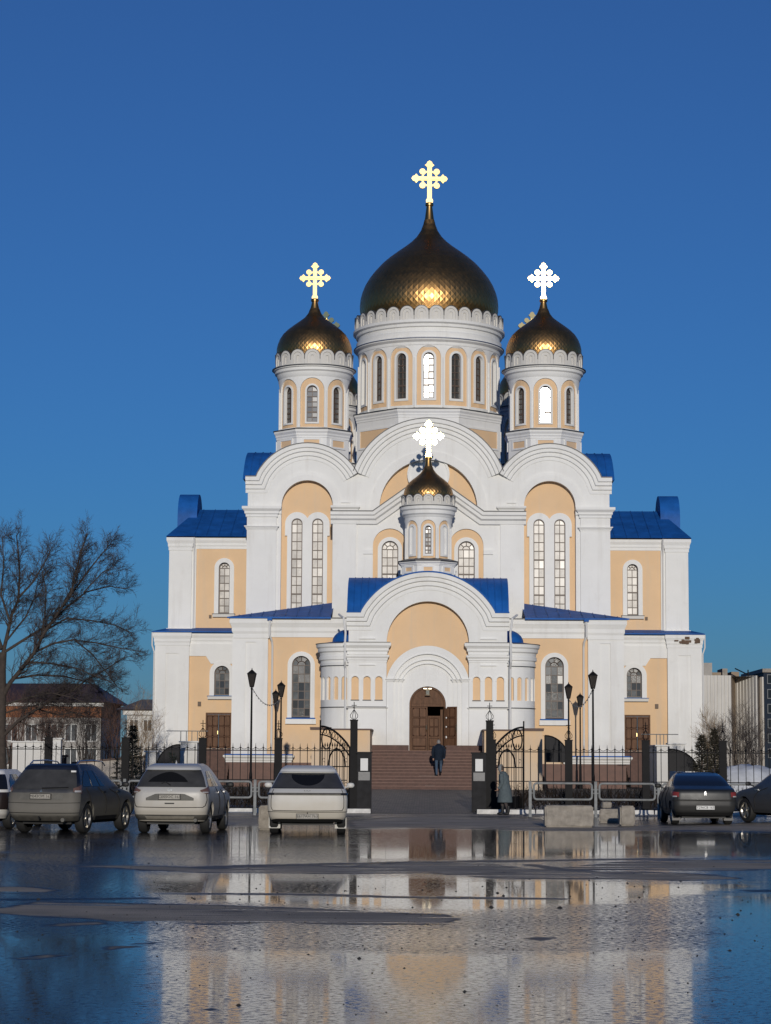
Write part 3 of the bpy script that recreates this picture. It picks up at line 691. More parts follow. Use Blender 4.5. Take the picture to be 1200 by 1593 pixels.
    part(MB().box(min(s * hx(361, 900, YWU), s * hx(368.5, 900, YWU)), max(s * hx(361, 900, YWU), s * hx(368.5, 900, YWU)), YWU - .13, YWU + .1, zl + .2, zc(855, YWU) - .004), 'pilaster_return', WHITE)
    part(MB().cornice(p0, p1, YWU - .26, YWU + .4, cprof(zc(858, YWU), zu - .004, .15)), 'capital', WHITE)
    part(MB().box(p0 - .1, p1 + .1, YWU - .36, YWU + .5, zl + .08, zl + .3), 'pilaster_base', WHITE)
    part(MB().plate(ring(ux, uh + .24, uh, uz0 - .04, uz1 + .24, uz1), (), YWU - .1, YWU + .3), 'window_surround', WHITE)
    window((ux, YWU + .2, uz0), 0, uh, uz1 - uz0, 2, 6, GLASSW, sill=uh + .3, slab=(2,))
    part(MB().box(ux - s * -.75 - .07, ux - s * -.75 + .07, YWU - .09, YWU + .01, zc(963, YWU), zc(958, YWU)), 'wall_lamp', LAMPB)
    # hipped roof in strips and the round dormer-gable at its end
    zr = zc(794, YM); ex, ey = hU + .22, YWU - .42; rx = hU - 1.35; k = 12
    for i in range(k):
        xa, xb = rx + (xin - rx) * i / k, rx + (xin - rx) * (i + 1) / k - .012
        mb = MB().add([(s * xa, ey, zu + .05), (s * xb, ey, zu + .05), (s * xb, YM, zr), (s * xa, YM, zr)], [(0, 1, 2, 3)])
        mb.tube([(s * xa, ey, zu + .075), (s * xa, YM, zr + .02)], .022, 4); part(mb, 'roof_panel', BLUE)
    part(MB().add([(s * ex, ey, zu + .05), (s * rx, ey, zu + .05), (s * rx, YM, zr), (s * (rx + .35), YM, zr)], [(0, 1, 2, 3)]), 'roof_hip', BLUE)
    part(MB().add([(s * ex, ey, zu + .052), (s * (rx + .35), YM, zr), (s * ex, 2 * YM - ey, zu + .052)], [(0, 1, 2)]), 'roof_hip', BLUE)
    part(MB().add([(s * ex, 2 * YM - ey, zu + .05), (s * xin, 2 * YM - ey, zu + .05), (s * xin, YM, zr), (s * rx, YM, zr)], [(0, 1, 2, 3)]), 'roof_slope', BLUE)
    bz0 = zc(818, YM - 2); bt = zc(770, YM - .2)
    prof = [(YM - 1.55, bz0 - .5)] + arc(YM, 1.55, bt - 1.5, bt, 18) + [(YM + 1.55, bz0 - .5)]
    xa, xb = s * hx(386, 800, YM), s * hx(356, 800, YM)
    n_ = len(prof)
    part(MB().add([(x, y, z) for x in (xa, xb) for (y, z) in prof], [(j, j + 1, n_ + j + 1, n_ + j) for j in range(n_ - 1)] + [tuple(range(n_)), tuple(range(n_, 2 * n_))]), 'round_gable', BLUE, 40)

# ---- drums, domes and crosses
def cross(cx, cy, z0, h, parent=CH):
    """flat trefoil cross with a ringed centre; every overlapping piece has its own thickness"""
    u = h / 62.0; zc_ = z0 + 37 * u; t = .055; c = MB()
    def bar(x0, x1, za, zb, th): c.box(cx + x0 * u, cx + x1 * u, cy - th, cy + th, zc_ + za * u, zc_ + zb * u)
    def disc(x, z, r, th, n=14):
        c.plate([(cx + (x + r * cos(2 * pi * i / n)) * u, zc_ + (z + r * sin(2 * pi * i / n)) * u) for i in range(n)], (), cy - th, cy + th, True)
    bar(-3.3, 3.3, -35, 17, t); bar(-16.4, 16.4, -3.0, 3.0, t + .004)
    bar(-1.2, 1.2, -30, 14, t + .03); bar(-14, 14, -1.1, 1.1, t + .034)
    for a in range(4):
        ex, ez = [(0, 17), (16.4, 0), (0, 17), (-16.4, 0)][a]
        if a == 2: continue
        px_, pz_ = (ex, ez)
        dirx, dirz = (0, 1) if a == 0 else ((1, 0) if a == 1 else (-1, 0))
        pts = [(-3.4, 0), (-7, 3.2), (-4.2, 5.4), (-3.4, 8), (0, 10.2), (3.4, 8), (4.2, 5.4), (7, 3.2), (3.4, 0)]
        poly = [(cx + (px_ + (p if dirz else 0) + (q if dirx > 0 else (-q if dirx < 0 else 0))) * u, zc_ + (pz_ + (q if dirz else p)) * u) for p, q in pts]
        c.plate(poly, (), cy - t - .007, cy + t + .007, True)
    for i, (x, z) in enumerate(((-10.4, 10.4), (10.4, 10.4), (-10.4, -10.4), (10.4, -10.4))):
        disc(x, z, 4.5, t + .010 + i * .001)
    rg = [((12.2) * sin(2 * pi * i / 32), 12.2 * cos(2 * pi * i / 32)) for i in range(32)]
    ri = [(x * .8, z * .8) for x, z in rg]
    c.plate([(cx + x * u, zc_ + z * u) for x, z in rg], [[(cx + x * u, zc_ + z * u) for x, z in ri]], cy - t + .006, cy + t - .006, True)
    disc(0, -33.5, 5.2, t + .016)
    return c.build('cross', GOLDX, parent)

def dome(cx, cy, prof, ncol, cross_z, cross_h, neck, yaw=0.0):
    """prof [(r,z)] bottom to top: rhombic gilded scales over a smooth core"""
    D = empty('dome', (cx, cy, prof[0][1]), 0, CH)
    P = [(r, z - prof[0][1]) for r, z in prof]
    MB().lathe([(max(.01, r - .03), z) for r, z in P], 0, 0, 64).build('dome_core', BRONZE, D, 60)
    # cumulative length
    L = [0]
    for i in range(1, len(P)): L.append(L[-1] + math.dist(P[i], P[i - 1]))
    def pt(t):
        t = max(0, min(L[-1], t))
        for i in range(1, len(L)):
            if t <= L[i]:
                k = (t - L[i - 1]) / (L[i] - L[i - 1] + 1e-9); return (P[i - 1][0] + (P[i][0] - P[i - 1][0]) * k, P[i - 1][1] + (P[i][1] - P[i - 1][1]) * k)
        return P[-1]
    # rows: step follows the radius so that scales keep their shape
    ts = [-.0]
    while ts[-1] < L[-1] * .995:
        r = pt(ts[-1])[0]; ts.append(ts[-1] + max(.07, 2 * pi * r / ncol * .56))
    sc = MB(); ts = [ts[0] - .01] + ts
    for i in range(1, len(ts) - 1):
        for j in range(ncol):
            a = 2 * pi * (j + (i % 2) * .5) / ncol; da = pi / ncol
            (rb, zb), (rm, zm), (rt, zt) = pt(ts[i - 1]), pt(ts[i]), pt(ts[i + 1])
            e = .007; jt = random.gauss(0, .0009) * (rm / 3); ju = random.gauss(0, .0009) * (rm / 3)
            vs = []
            for (r_, z_, an, o) in ((rb, zb, a, e + ju), (rm, zm, a + da, .008 + jt), (rt, zt, a, .0 - ju), (rm, zm, a - da, .008 - jt)):
                r_ += o; vs.append((r_ * sin(an), -r_ * cos(an), z_))
            sc.add(vs, [(0, 1, 2, 3)])
    sc.build('gilded_scales', GOLD, D, None, True, 'stuff')
    nk = MB().lathe([(r, z - prof[0][1]) for r, z in neck], 0, 0, 24); nk.build('neck', BRONZE, D, 40)
    c = cross(0, 0, cross_z - prof[0][1], cross_h, D); c.rotation_euler.z = R(yaw)
    return D

def scallops(cx, cy, Rr, z0, n, w, h, ph0=0.0):
    mb = MB()
    me = MB()
    me.wrap(arch(0, w, 0, h, h - w * .98, 12), [arch(0, w * .62, -.0 + .06, h - w * .36, None, 10)], Rr, -.06, .10, 0, 0, 0, .06)
    me.wrap(arch(0, w * .64, .04, h - w * .34, None, 10), [arch(0, w * .22, .12, h * .62, None, 6)], Rr, -.0, .10, 0, 0, 0, .06)
    me.wrap(arch(0, w * .24, .1, h * .64, None, 6), [], Rr, .06, .10, 0, 0, 0, .2)
    m = me.mesh('scallop', WHITE)
    cp = MB().wrap(ring(0, w + .02, w - .01, h * .35, h + .02, h - .01, h - w * .98, h - w * .98 - .02, 12), [], Rr, -.085, .11, 0, 0, 0, .06).mesh('scallop_flashing', DKLINE)
    for i in range(n):
        a = ph0 + 2 * pi * i / n
        if cos(a) < -.35: continue
        o = inst('scallop', m, CH, (cx, cy, z0), a)
        inst('scallop_flashing', cp, o)

def octagon(cx, cy, hw, z0, z1, panel=None, proj=.17):
    rr = hw / cos(pi / 8); k = MB()
    k.lathe([(rr, z0), (rr, z1), (0.01, z1)], cx, cy, 8, -pi / 8, 2 * pi - pi / 8); part(k, 'drum_base', WHITE)
    c = MB()
    pf = cprof(z1 - min(.45, (z1 - z0) * .22), z1, proj)
    c.lathe([(rr + o * 1.0, z) for o, z in pf], cx, cy, 8, -pi / 8, 2 * pi - pi / 8); part(c, 'drum_base_cornice', WHITE)
    f = MB().lathe([(rr + proj + .05, z1 + .002), (rr + proj + .05, z1 + .05), (rr * .8, z1 + .2)], cx, cy, 8, -pi / 8, 2 * pi - pi / 8); part(f, 'drum_base_flashing', DKLINE)
    if panel:
        za, zb, w_ = panel
        for i in (-2, -1, 0, 1, 2):
            M = Matrix.Translation((cx, cy, 0)) @ Matrix.Rotation(i * pi / 4, 4, 'Z')
            p = MB().box(-w_, w_, -hw - .03, -hw + .05, za, zb); p.v = [tuple(M @ Vector(v)) for v in p.v]; part(p, 'peach_panel', PEACH)
            q = MB().plate([(-w_ - .1, za - .1), (w_ + .1, za - .1), (w_ + .1, zb + .1), (-w_ - .1, zb + .1)], [[(-w_, za), (w_, za), (w_, zb), (-w_, zb)]], -hw - .07, -hw + .03)
            q.v = [tuple(M @ Vector(v)) for v in q.v]; part(q, 'panel_frame', WHITE)

def drum(cx, cy, Rr, z0, z1, n, ahw, az0, azt, whw, wz0, wzt, rows, glass, shw=None, wins=True, cols=2, blind=()):
    """drum of n bays: white skin with arches, peach recess, white window surrounds, glazed openings"""
    sh = pi * Rr / n; shw = shw or whw * 1.55; A, B, C = MB(), MB(), MB()
    sd_ = shw - whw
    for i in range(n):
        ph = 2 * pi * i / n
        A.wrap([(-sh, z0), (sh, z0), (sh, z1), (-sh, z1)], [arch(0, ahw, az0, azt, None, 14)], Rr, 0, .14, ph, cx, cy)
        B.wrap([(-ahw - .04, az0 - .04), (ahw + .04, az0 - .04)] + arch(0, ahw + .04, az0, azt + .04, None, 14)[::-1], [arch(0, shw - .02, wz0 - sd_ + .02, wzt + sd_ - .02, None, 12)], Rr, .10, .3, ph, cx, cy)
        C.wrap(arch(0, shw, wz0 - sd_, wzt + sd_, None, 12), [arch(0, whw, wz0, wzt, None, 12)], Rr, .03, .34, ph, cx, cy)
        if wins and cos(ph) > -.2 and i not in blind:
            rr = Rr - .26
            window((cx + rr * sin(ph), cy - rr * cos(ph), wz0), ph, whw + .01, wzt - wz0, cols, rows, glass, single=False, fan=False, bar=.045, tilt=.35, slab=(1,))
        elif i in blind:
            C.wrap(arch(0, whw + .02, wz0 - .02, wzt + .02, None, 12), [], Rr, .14, .3, ph, cx, cy)
        a2 = ph + pi / n
        t = MB().tube([(cx + (Rr + .02) * sin(a2), cy - (Rr + .02) * cos(a2), z) for z in (z0, azt - ahw)], .055, 6); A.add(t.v, t.f)
    part(A, 'drum_wall', WHITE); part(B, 'drum_recess', PEACH); part(C, 'window_surround', WHITE)
    part(MB().lathe([(Rr - .5, z0), (Rr - .5, z1)], cx, cy, 32), 'drum_core', INTERIOR)

def rings(cx, cy, prof, name='drum_cornice', m=None, seg=72): part(MB().lathe(prof, cx, cy, seg), name, m or WHITE, 30)

# main drum
def zm(p): return zc(p, YM - 4)
RM = hx(110, 580, YM)
octagon(0, YM, hx(110, 650, YM), zc(730, YM), zm(637), (zm(690), zm(664), hx(37, 670, YM)))
pxm = RM / 110
drum(0, YM, RM, zm(634), zm(530), 16, RM * sin(pi / 16) * .86, zm(630), zm(537), .30, zm(619), zm(548), 6, GLASSD, shw=.43)
rings(0, YM, [(RM - .1, zm(540)), (RM + .03, zm(536)), (RM + .05, zm(532)), (RM + .22, zm(529)), (RM + .24, zm(526)), (RM + .10, zm(524)), (RM + .12, zm(517)), (RM + .02, zm(515)), (RM + .02, zm(509)), (RM + .14, zm(508)), (RM + .16, zm(504)), (RM + .3, zm(502)), (RM + .3, zm(498)), (RM - .6, zm(497))])
rings(0, YM, [(RM + .05, zm(527.4)), (RM + .27, zm(527.2)), (RM + .27, zm(526.2)), (RM + .05, zm(525.5))], 'drip_edge', mat('blue_drip', (.03, .05, .12), .5))
scallops(0, YM, RM + .14, zm(499), 32, RM * pi / 32 * 1.0, zm(476) - zm(499), pi / 32)
zd = lambda p: zc(p, YM)
mp = [(104, 500), (107, 488), (107.5, 478), (106.5, 468), (104, 458), (99.5, 447), (93, 436), (84.5, 425), (73.5, 413), (62, 403), (50, 394), (38, 385.5), (28, 377.5), (19.5, 369), (13.5, 360), (9.5, 350), (7.5, 342)]
dome(0, YM, [(hx(r, p, YM), zd(p)) for r, p in mp], 80, zd(316.5), zd(252) - zd(316.5),
     [(hx(r, p, YM), zd(p)) for r, p in ((9.5, 350), (7.0, 340), (4.6, 322), (4.6, 321), (6.2, 320), (6.4, 317), (5, 315.5), (.1, 315))], 5.0)

# four corner towers
def tower(cx, cy, wins=True, dz=0.0, yaw=0.0):
    k = cy
    zt = lambda p: zc(p, YT - 2) + dz; RT = hx(55.5, 620, YT)
    octagon(cx, cy, hx(55.5, 690, YT), ze - .5, zt(668), (zt(694), zt(684), .42))
    drum(cx, cy, RT, zt(667), zt(580), 8, RT * sin(pi / 8) * .90, zt(664), zt(587), .30, zt(656), zt(599), 6, GLASSD, shw=.395, wins=wins)
    rings(cx, cy, [(RT - .1, zt(588)), (RT + .02, zt(584)), (RT + .08, zt(580)), (RT + .1, zt(577)), (RT + .2, zt(575)), (RT + .2, zt(571)), (RT + .3, zt(570)), (RT + .3, zt(567)), (RT - .5, zt(566))], seg=48)
    rings(cx, cy, [(RT + .05, zt(570.3)), (RT + .36, zt(568.6)), (RT + .36, zt(567.2)), (RT + .05, zt(566))], 'drip_edge', DKLINE, 48)
    scallops(cx, cy, RT + .12, zt(567), 16, RT * pi / 16 * 1.05, zt(543) - zt(567), 0)
    z2 = lambda p: zc(p, YT) + dz
    q = [(57, 562), (58.5, 552), (58.5, 545), (57, 538), (54, 530), (49, 522), (42, 515), (33, 508), (24, 501.5), (15.5, 495), (10, 488), (6.8, 480)]
    dome(cx, cy, [(hx(r, p, YT), z2(p)) for r, p in q], 56, z2(466.5), z2(410.5) - z2(466.5),
         [(hx(r, p, YT), z2(p)) for r, p in ((7, 481), (4.6, 471), (4.6, 470), (6, 469), (6.2, 466.5), (4.8, 465), (.1, 464.5))], yaw)
TX = hx(178.5, 600, YT)
tower(-TX, YT, yaw=-1.6); tower(TX, YT, yaw=2.2)
for s in (-1, 1): tower(s * TX, YR, wins=False, yaw=s * 7)

# small turret over the porch
def turret():
    zt = lambda p: zc(p, YQ - 1.2); RQ = hx(37, 830, YQ)
    octagon(0, YQ, hx(40.5, 880, YQ), zc(905, YQ), zt(873), (zt(888), zt(882), .22))
    drum(0, YQ, RQ, zt(872), zt(803), 8, RQ * sin(pi / 8) * .84, zt(868), zt(808), .165, zt(861), zt(817), 6, GLASSD, shw=.27, blind=(1, 3, 5, 7))
    rings(0, YQ, [(RQ - .1, zt(807)), (RQ + .02, zt(803)), (RQ + .06, zt(800)), (RQ + .15, zt(798)), (RQ + .15, zt(793)), (RQ + .24, zt(791)), (RQ + .24, zt(786)), (RQ - .4, zt(785))], seg=48)
    rings(0, YQ, [(RQ + .05, zt(787)), (RQ + .28, zt(786.2)), (RQ + .28, zt(785.2)), (RQ, zt(784))], 'drip_edge', DKLINE, 48)
    scallops(0, YQ, RQ + .1, zt(785), 16, RQ * pi / 16 * 1.08, zt(768) - zt(785), 0)
    z2 = lambda p: zc(p, YQ)
    q = [(37, 780), (38.3, 773), (38.3, 768), (37.2, 763), (34.5, 757), (30.5, 751.5), (25, 746.5), (19, 742), (13, 737), (8.5, 731.5), (6, 725)]
    dome(0, YQ, [(hx(r, p, YQ), z2(p)) for r, p in q], 44, z2(712), z2(656) - z2(712), [(hx(r, p, YQ), z2(p)) for r, p in ((6.2, 726), (4.2, 716), (4.2, 715), (5.4, 714), (5.6, 711.5), (4.4, 710.5), (.1, 710))])
turret()

# ------------------------------------------------------------------ the porch
zP0 = zc(1168, YP); hP = hx(123.5, 1050, YP); zPe = zc(957, YP); zPt = zc(894, YP); pah = hx(103, 950, YP)
ptop = arc(0, pah, zPe, zPt, 36)
oph = hx(64, 1000, YP)
out = [(-hP, zP0 - 2.2), (-oph, zP0 - 2.2)] + arch(0, oph, zP0 - .1, zc(935, YP), None, 32) + [(oph, zP0 - 2.2), (hP, zP0 - 2.2), (hP, zPe)] + ptop[::-1] + [(-hP, zPe)]
al, at_, ab = [], zc(1052, YP), zc(1088.5, YP)
for dp in (-113, -94.5, -76): al.append(arch(hx(dp, 1070, YP), hx(5.7, 1070, YP), ab, at_, None, 10))
al += [[(-x, z) for x, z in a][::-1] for a in al]
part(MB().plate(out, al, YP, YP + .55), 'porch_wall', WHITE)
for a_ in (-hP, hP - .04): part(MB().box(a_, a_ + .04, YP + .01, YD, zP0 - 2.2, zPe - .02), 'porch_side_wall', WHITE)
for a in al:
    x = sum(p[0] for p in a) / len(a); w_ = hx(5.7, 1070, YP)
    part(MB().plate(arch(x, w_ + .02, ab - .02, at_ + .02, None, 10), (), YP + .16, YP + .24), 'blind_arch', PEACH)
    part(MB().plate(ring(x, w_ + .07, w_, at_ - w_ - .05, at_ + .07, at_, None, None, 10), (), YP - .03, YP + .01), 'blind_arch_hood', WHITE)
    part(MB().box(x - w_ - .03, x + w_ + .03, YP - .04, YP + .1, ab - .05, ab - .0), 'blind_arch_sill', DKLINE)
# gable moulding, thin blue cap
ppath = [(-hP - .1, zPe), (-pah + .03, zPe)] + ptop[1:-1] + [(pah - .03, zPe), (hP + .1, zPe)]
part(MB().sweep(ppath, gpr, YP), 'gable_moulding', WHITE)
part(MB().sweep(ppath, [(.103, .37), (.17, .38), (.2, -1.2), (.103, -1.2)], YP), 'gable_flashing', BLUE)
part(barrel(ptop, YP + .5, YD + .1, .06), 'vault_roof', BLUE, 40)
# cross vault seen left and right of the gable
yc_, hy = YP + 3.7, 2.9; zr = zc(899, yc_); prof = arc(yc_, hy, zPe + .03, zr, 18); n_ = len(prof)
for s in (-1, 1):
    xo, xi, k = hP + .12, .9, 9
    for i in range(k):
        xa, xb = xo + (xi - xo) * i / k, xo + (xi - xo) * (i + 1) / k + .012
        mb = MB().add([(s * x, y, z) for x in (xa, xb) for (y, z) in prof], [(j, j + 1, n_ + j + 1, n_ + j) for j in range(n_ - 1)])
        mb.tube([(s * xb, y, z + .015) for (y, z) in prof], .02, 4); part(mb, 'roof_panel', BLUE, 40)
    part(MB().add([(s * (xo - .01), y, z) for y, z in prof], [tuple(range(n_))]), 'side_gable', WHITE)
# capitals of the side piers, string courses
for s in (-1, 1):
    x0, x1 = sorted((s * (oph + .02), s * (hP + .01)))
    part(MB().cornice(x0, x1, YP, YP + .8, cprof(zc(1018, YP), zc(1000, YP), .24)), 'capital', WHITE)
    part(MB().cornice(x0, x1, YP, YP + .8, cprof(zc(1030, YP), zc(1019, YP), .15)), 'capital', WHITE)
    part(MB().box(x0 - .2, x1 + .2, YP - .27, YP + .3, zc(1000, YP) + .003, zc(1000, YP) + .035), 'drip_edge', DKLINE)
    part(MB().cornice(x0, x1, YP, YP + .6, [(0, zc(1102, YP)), (.06, zc(1102, YP)), (.1, zc(1100.5, YP)), (0, zc(1100, YP))]), 'string_course', WHITE)
    part(MB().box(x0 - .02, x1 + .02, YP - .12, YP, zc(1100, YP), zc(1100, YP) + .025), 'drip_edge', DKLINE)
    xm = (x0 + x1) / 2
    for pyy in (993, 1034): part(MB().box(xm - .4, xm + .4, YP - .08, YP + .01, zc(pyy + 1.3, YP), zc(pyy - .7, YP)), 'string_course', WHITE)
part(MB().plate(arch(0, oph + .05, zc(1056, YP), zc(935, YP) + .05, None, 32), (), YP + .48, YP + .52), 'tympanum', PEACH)
# stepped portal
dh = hx(28.5, 1110, YP); dzt, dzs = zc(1067, YP), zc(1097, YP)
zs_ = zc(1055, YP); tops = [zc(1004, YP), zc(1016, YP), zc(1025, YP), zc(1031, YP)]
hws = [oph - .01, oph * .83, oph * .72, oph * .62]; ydp = [YP + .05, YP + .17, YP + .27, YP + .36]
for i in range(3):
    part(MB().plate(arch(0, hws[i], zP0 - .05, tops[i], zs_, 26) [:1] + arc(0, hws[i], zs_, tops[i], 26) + [(hws[i], zP0 - .05), (hws[i + 1], zP0 - .05)] + arc(0, hws[i + 1], zs_, tops[i + 1], 26)[::-1] + [(-hws[i + 1], zP0 - .05)], (), ydp[i], ydp[i + 1] + .1), 'portal_arch', WHITE)
    part(MB().plate(arc(0, hws[i + 1] + .02, zs_, tops[i + 1] + .02, 26) + arc(0, hws[i + 1] - .035, zs_, tops[i + 1] - .035, 26)[::-1], (), ydp[i] - .03, ydp[i] + .01), 'portal_moulding', WHITE)
    for s in (-1, 1):
        a, b = sorted((s * (hws[i] - .02), s * (hws[i + 1] - .02)))
        part(MB().cornice(a, b, ydp[i] - .02, ydp[i] + .1, cprof(zc(1060, YP), zc(1055.5, YP), .1)), 'portal_capital', WHITE)
part(MB().plate(arch(0, hws[3] + .05, zP0 - .04, tops[3] + .05, zs_, 26), [arch(0, dh, zP0 - .03, dzt, dzs, 24)], ydp[3] + .01, ydp[3] + .5), 'portal_wall', WHITE)
for s in (-1, 1):
    a, b = sorted((s * (dh + .02), s * (hP + .04)))
    part(MB().box(a, b, YP - .05, YP + .4, zc(1168, YP) - .4, zc(1159, YP)), 'plinth', GRANITE)
# main door
YDR = ydp[3] + .25
DR = empty('main_door', (0, YDR, zP0), 0, CH)
H1 = dzs - zP0 + .02; HT = dzt - zP0
MB().plate(ring(0, dh + .02, dh - .09, 0, HT + .02, HT - .09, dzs - zP0, dzs - zP0), (), -.12, .1).build('door_frame', DOORW, DR)
lw = dh - .1
tr = MB().plate(arc(0, lw, H1, HT - .1, 20), (), 0, .07); tr.box(-lw, lw, -.07, .05, H1 - .06, H1 + .04)
tr.build('transom', DOORW, DR)
for q in range(5):
    a0, a1 = pi - pi * (q + .12) / 5, pi - pi * (q + .88) / 5; r0, r1 = lw * .50, lw * .9
    MB().plate([(r1 * cos(a0 + (a1 - a0) * t / 4), H1 + .02 + r1 * sin(a0 + (a1 - a0) * t / 4)) for t in range(5)] + [(r0 * cos(a1 + (a0 - a1) * t / 4), H1 + .02 + r0 * sin(a1 + (a0 - a1) * t / 4)) for t in range(5)], (), -.045, .01).build('transom_panel', DOORW, DR)
for s in (-1, 1):
    MB().plate([(s * (.05 + lw * .36 * cos(pi / 2 * t / 5)), H1 + .08 + lw * .32 * sin(pi / 2 * t / 5)) for t in range(6)] + [(s * .05, H1 + .08)], (), -.045, .01).build('transom_panel', DOORW, DR)
def leaf(parent, x0, x1, y, hgt, mtx=None):
    def put(mb, nm):
        if mtx: mb.v = [tuple(mtx @ Vector(v)) for v in mb.v]
        mb.build(nm, DOORD if nm == 'panel_border' else DOORW, parent)
    put(MB().box(x0, x1, y, y + .06, .02, hgt), 'door_leaf')
    cw = (x1 - x0 - .2) / 2
    rowz = [(.10, .20), (.26, .62), (.74, 1.14), (1.22, 1.58), (1.66, hgt - .08)]
    for k, (za, zb) in enumerate(rowz):
        if k < 2: put(MB().box(x0 + .08, x1 - .08, y - .035, y + .01, za, zb), 'door_panel'); put(MB().box(x0 + .055, x1 - .055, y - .014, y + .01, za - .025, zb + .025), 'panel_border'); continue
        for c in range(2):
            xa = x0 + .08 + c * (cw + .04); e = .07
            pts = [(xa, za), (xa + cw, za), (xa + cw, zb), (xa, zb)]
            if k == 2: pts = [(xa + (e if c == 0 else 0), za), (xa + cw - (0 if c == 0 else e), za), (xa + cw, za + (0 if c == 0 else e)), (xa + cw, zb), (xa, zb), (xa, za + (e if c == 0 else 0))]
            if k == 4: pts = [(xa, za), (xa + cw, za), (xa + cw, zb - (0 if c == 0 else e)), (xa + cw - (0 if c == 0 else e), zb), (xa + (e if c == 0 else 0), zb), (xa, zb - (e if c == 0 else 0))]
            put(MB().plate(pts, (), y - .035, y + .01), 'door_panel'); put(MB().box(xa - .024, xa + cw + .024, y - .014 - .001 * c, y + .01, za - .024, zb + .024), 'panel_border')
leaf(DR, -lw, -.01, 0, H1 - .07)
MO = Matrix.Translation((lw, -.1, 0)) @ Matrix.Rotation(R(-138), 4, 'Z')
leaf(DR, -lw * .97, 0, 0, H1 - .07, Matrix.Translation((lw, -.12, 0)) @ Matrix.Rotation(R(142), 4, 'Z') @ Matrix.Diagonal((1, -1, 1, 1)))
leaf(DR, .02, lw * .78, .75, H1 - .5)                                   # inner door behind the open leaf
MB().box(-lw, -.0, .85, .9, 0, H1).box(lw * .8, lw + .1, .7, .76, 0, H1).build('inner_partition', DOORW, DR)
MB().add([(-lw - .1, .1, -.02), (lw + .1, .1, -.02), (lw + .1, 3, -.02), (-lw - .1, 3, -.02), (-lw - .1, .1, HT), (lw + .1, .1, HT), (lw + .1, 3, HT), (-lw - .1, 3, HT)], [(0, 1, 2, 3), (4, 5, 6, 7), (2, 3, 7, 6), (0, 3, 7, 4), (1, 2, 6, 5)]).build('vestibule', INTERIOR, DR)
BRASS = mat('brass', (.6, .45, .2), .3, 1)
MB().tube([(-.06, -.09, .95), (-.06, -.12, 1.05), (-.06, -.09, 1.25)], .02, 6).build('handle', BRASS, DR)
MB().tube([(lw + .0 + .6, -.72, .9), (lw + .6, -.76, 1.0), (lw + .6, -.72, 1.3)], .02, 6).build('handle', BRASS, DR)
# gilded porch lantern over the door
LN = MB().lathe([(.02, .0), (.13, .02), (.14, .06), (.10, .08), (.11, .26), (.14, .28), (.06, .36), (.02, .42)], 0, 0, 8)
LN.box(-.2, .2, -.02, .02, .34, .37)
ln = LN.build('porch_lantern', mat('lit_lantern_brass', (.9, .8, .6), .25, .8), CH); ln.location = (0, YDR - .3, zc(1082, YP))

# round side bays of the porch
def zb(p): return zc(p, YP + .3)
RA = hx(46, 1080, YP); cyA = YP + .3 + RA
for s in (-1, 1):
    cx = s * hx(123, 1080, YP)
    a0, a1 = (-pi / 2 - .5, .0) if s < 0 else (0, pi / 2 + .5)
    bay = MB(); rec = MB(); n = 8; st = pi / 2 / 5.0
    zlo, za, zt_, zhi = zP0 - 2.3, ab, at_, zb(1028)
    for i in range(8):
        ph = s * (st * (i + .5)); sh = RA * st / 2
        bay.wrap([(-sh, zlo), (sh, zlo), (sh, zhi), (-sh, zhi)], [arch(0, sh * .62, za, zt_, None, 10)], RA, 0, .14, ph, cx, cyA)
        rec.wrap(arch(0, sh * .66, za - .02, zt_ + .02, None, 10), [], RA, .12, .2, ph, cx, cyA)
    part(bay, 'round_bay', WHITE, 30); part(rec, 'blind_arch', PEACH)
    pr_ = [(RA - .1, zb(1037)), (RA + .03, zb(1035)), (RA + .05, zb(1031)), (RA + .02, zb(1030)), (RA + .02, zb(1027)), (RA + .1, zb(1026)), (RA + .1, zb(1021)), (RA + .06, zb(1020)), (RA + .07, zb(1015)), (RA + .16, zb(1013)), (RA + .17, zb(1008)), (RA + .24, zb(1006)), (RA + .25, zb(1001)), (RA - .3, zb(1000))]
    part(MB().lathe(pr_, cx, cyA, 28, a0, a1), 'bay_cornice', WHITE, 30)
    for pyy, o in ((1001, .28), (1036, .06), (1101, .05)):
        part(MB().lathe([(RA - .02, zb(pyy)), (RA + o, zb(pyy)), (RA + o, zb(pyy) + .03), (RA - .02, zb(pyy) + .05)], cx, cyA, 28, a0, a1), 'drip_edge', DKLINE)
    rd = RA * .62
    part(MB().lathe([(RA + .26, zb(1000.5)), (rd + .05, zb(997))] + [(rd * cos(t * pi / 12), zb(997) + (zb(976) - zb(997)) * sin(t * pi / 12)) for t in range(7)], cx, cyA, 28, a0, a1), 'bay_roof', BLUE, 40)
    part(MB().lathe([(RA + .04, zlo), (RA + .04, zb(1160)), (RA - .02, zb(1160))], cx, cyA, 28, a0, a1), 'bay_plinth', GRANITE)

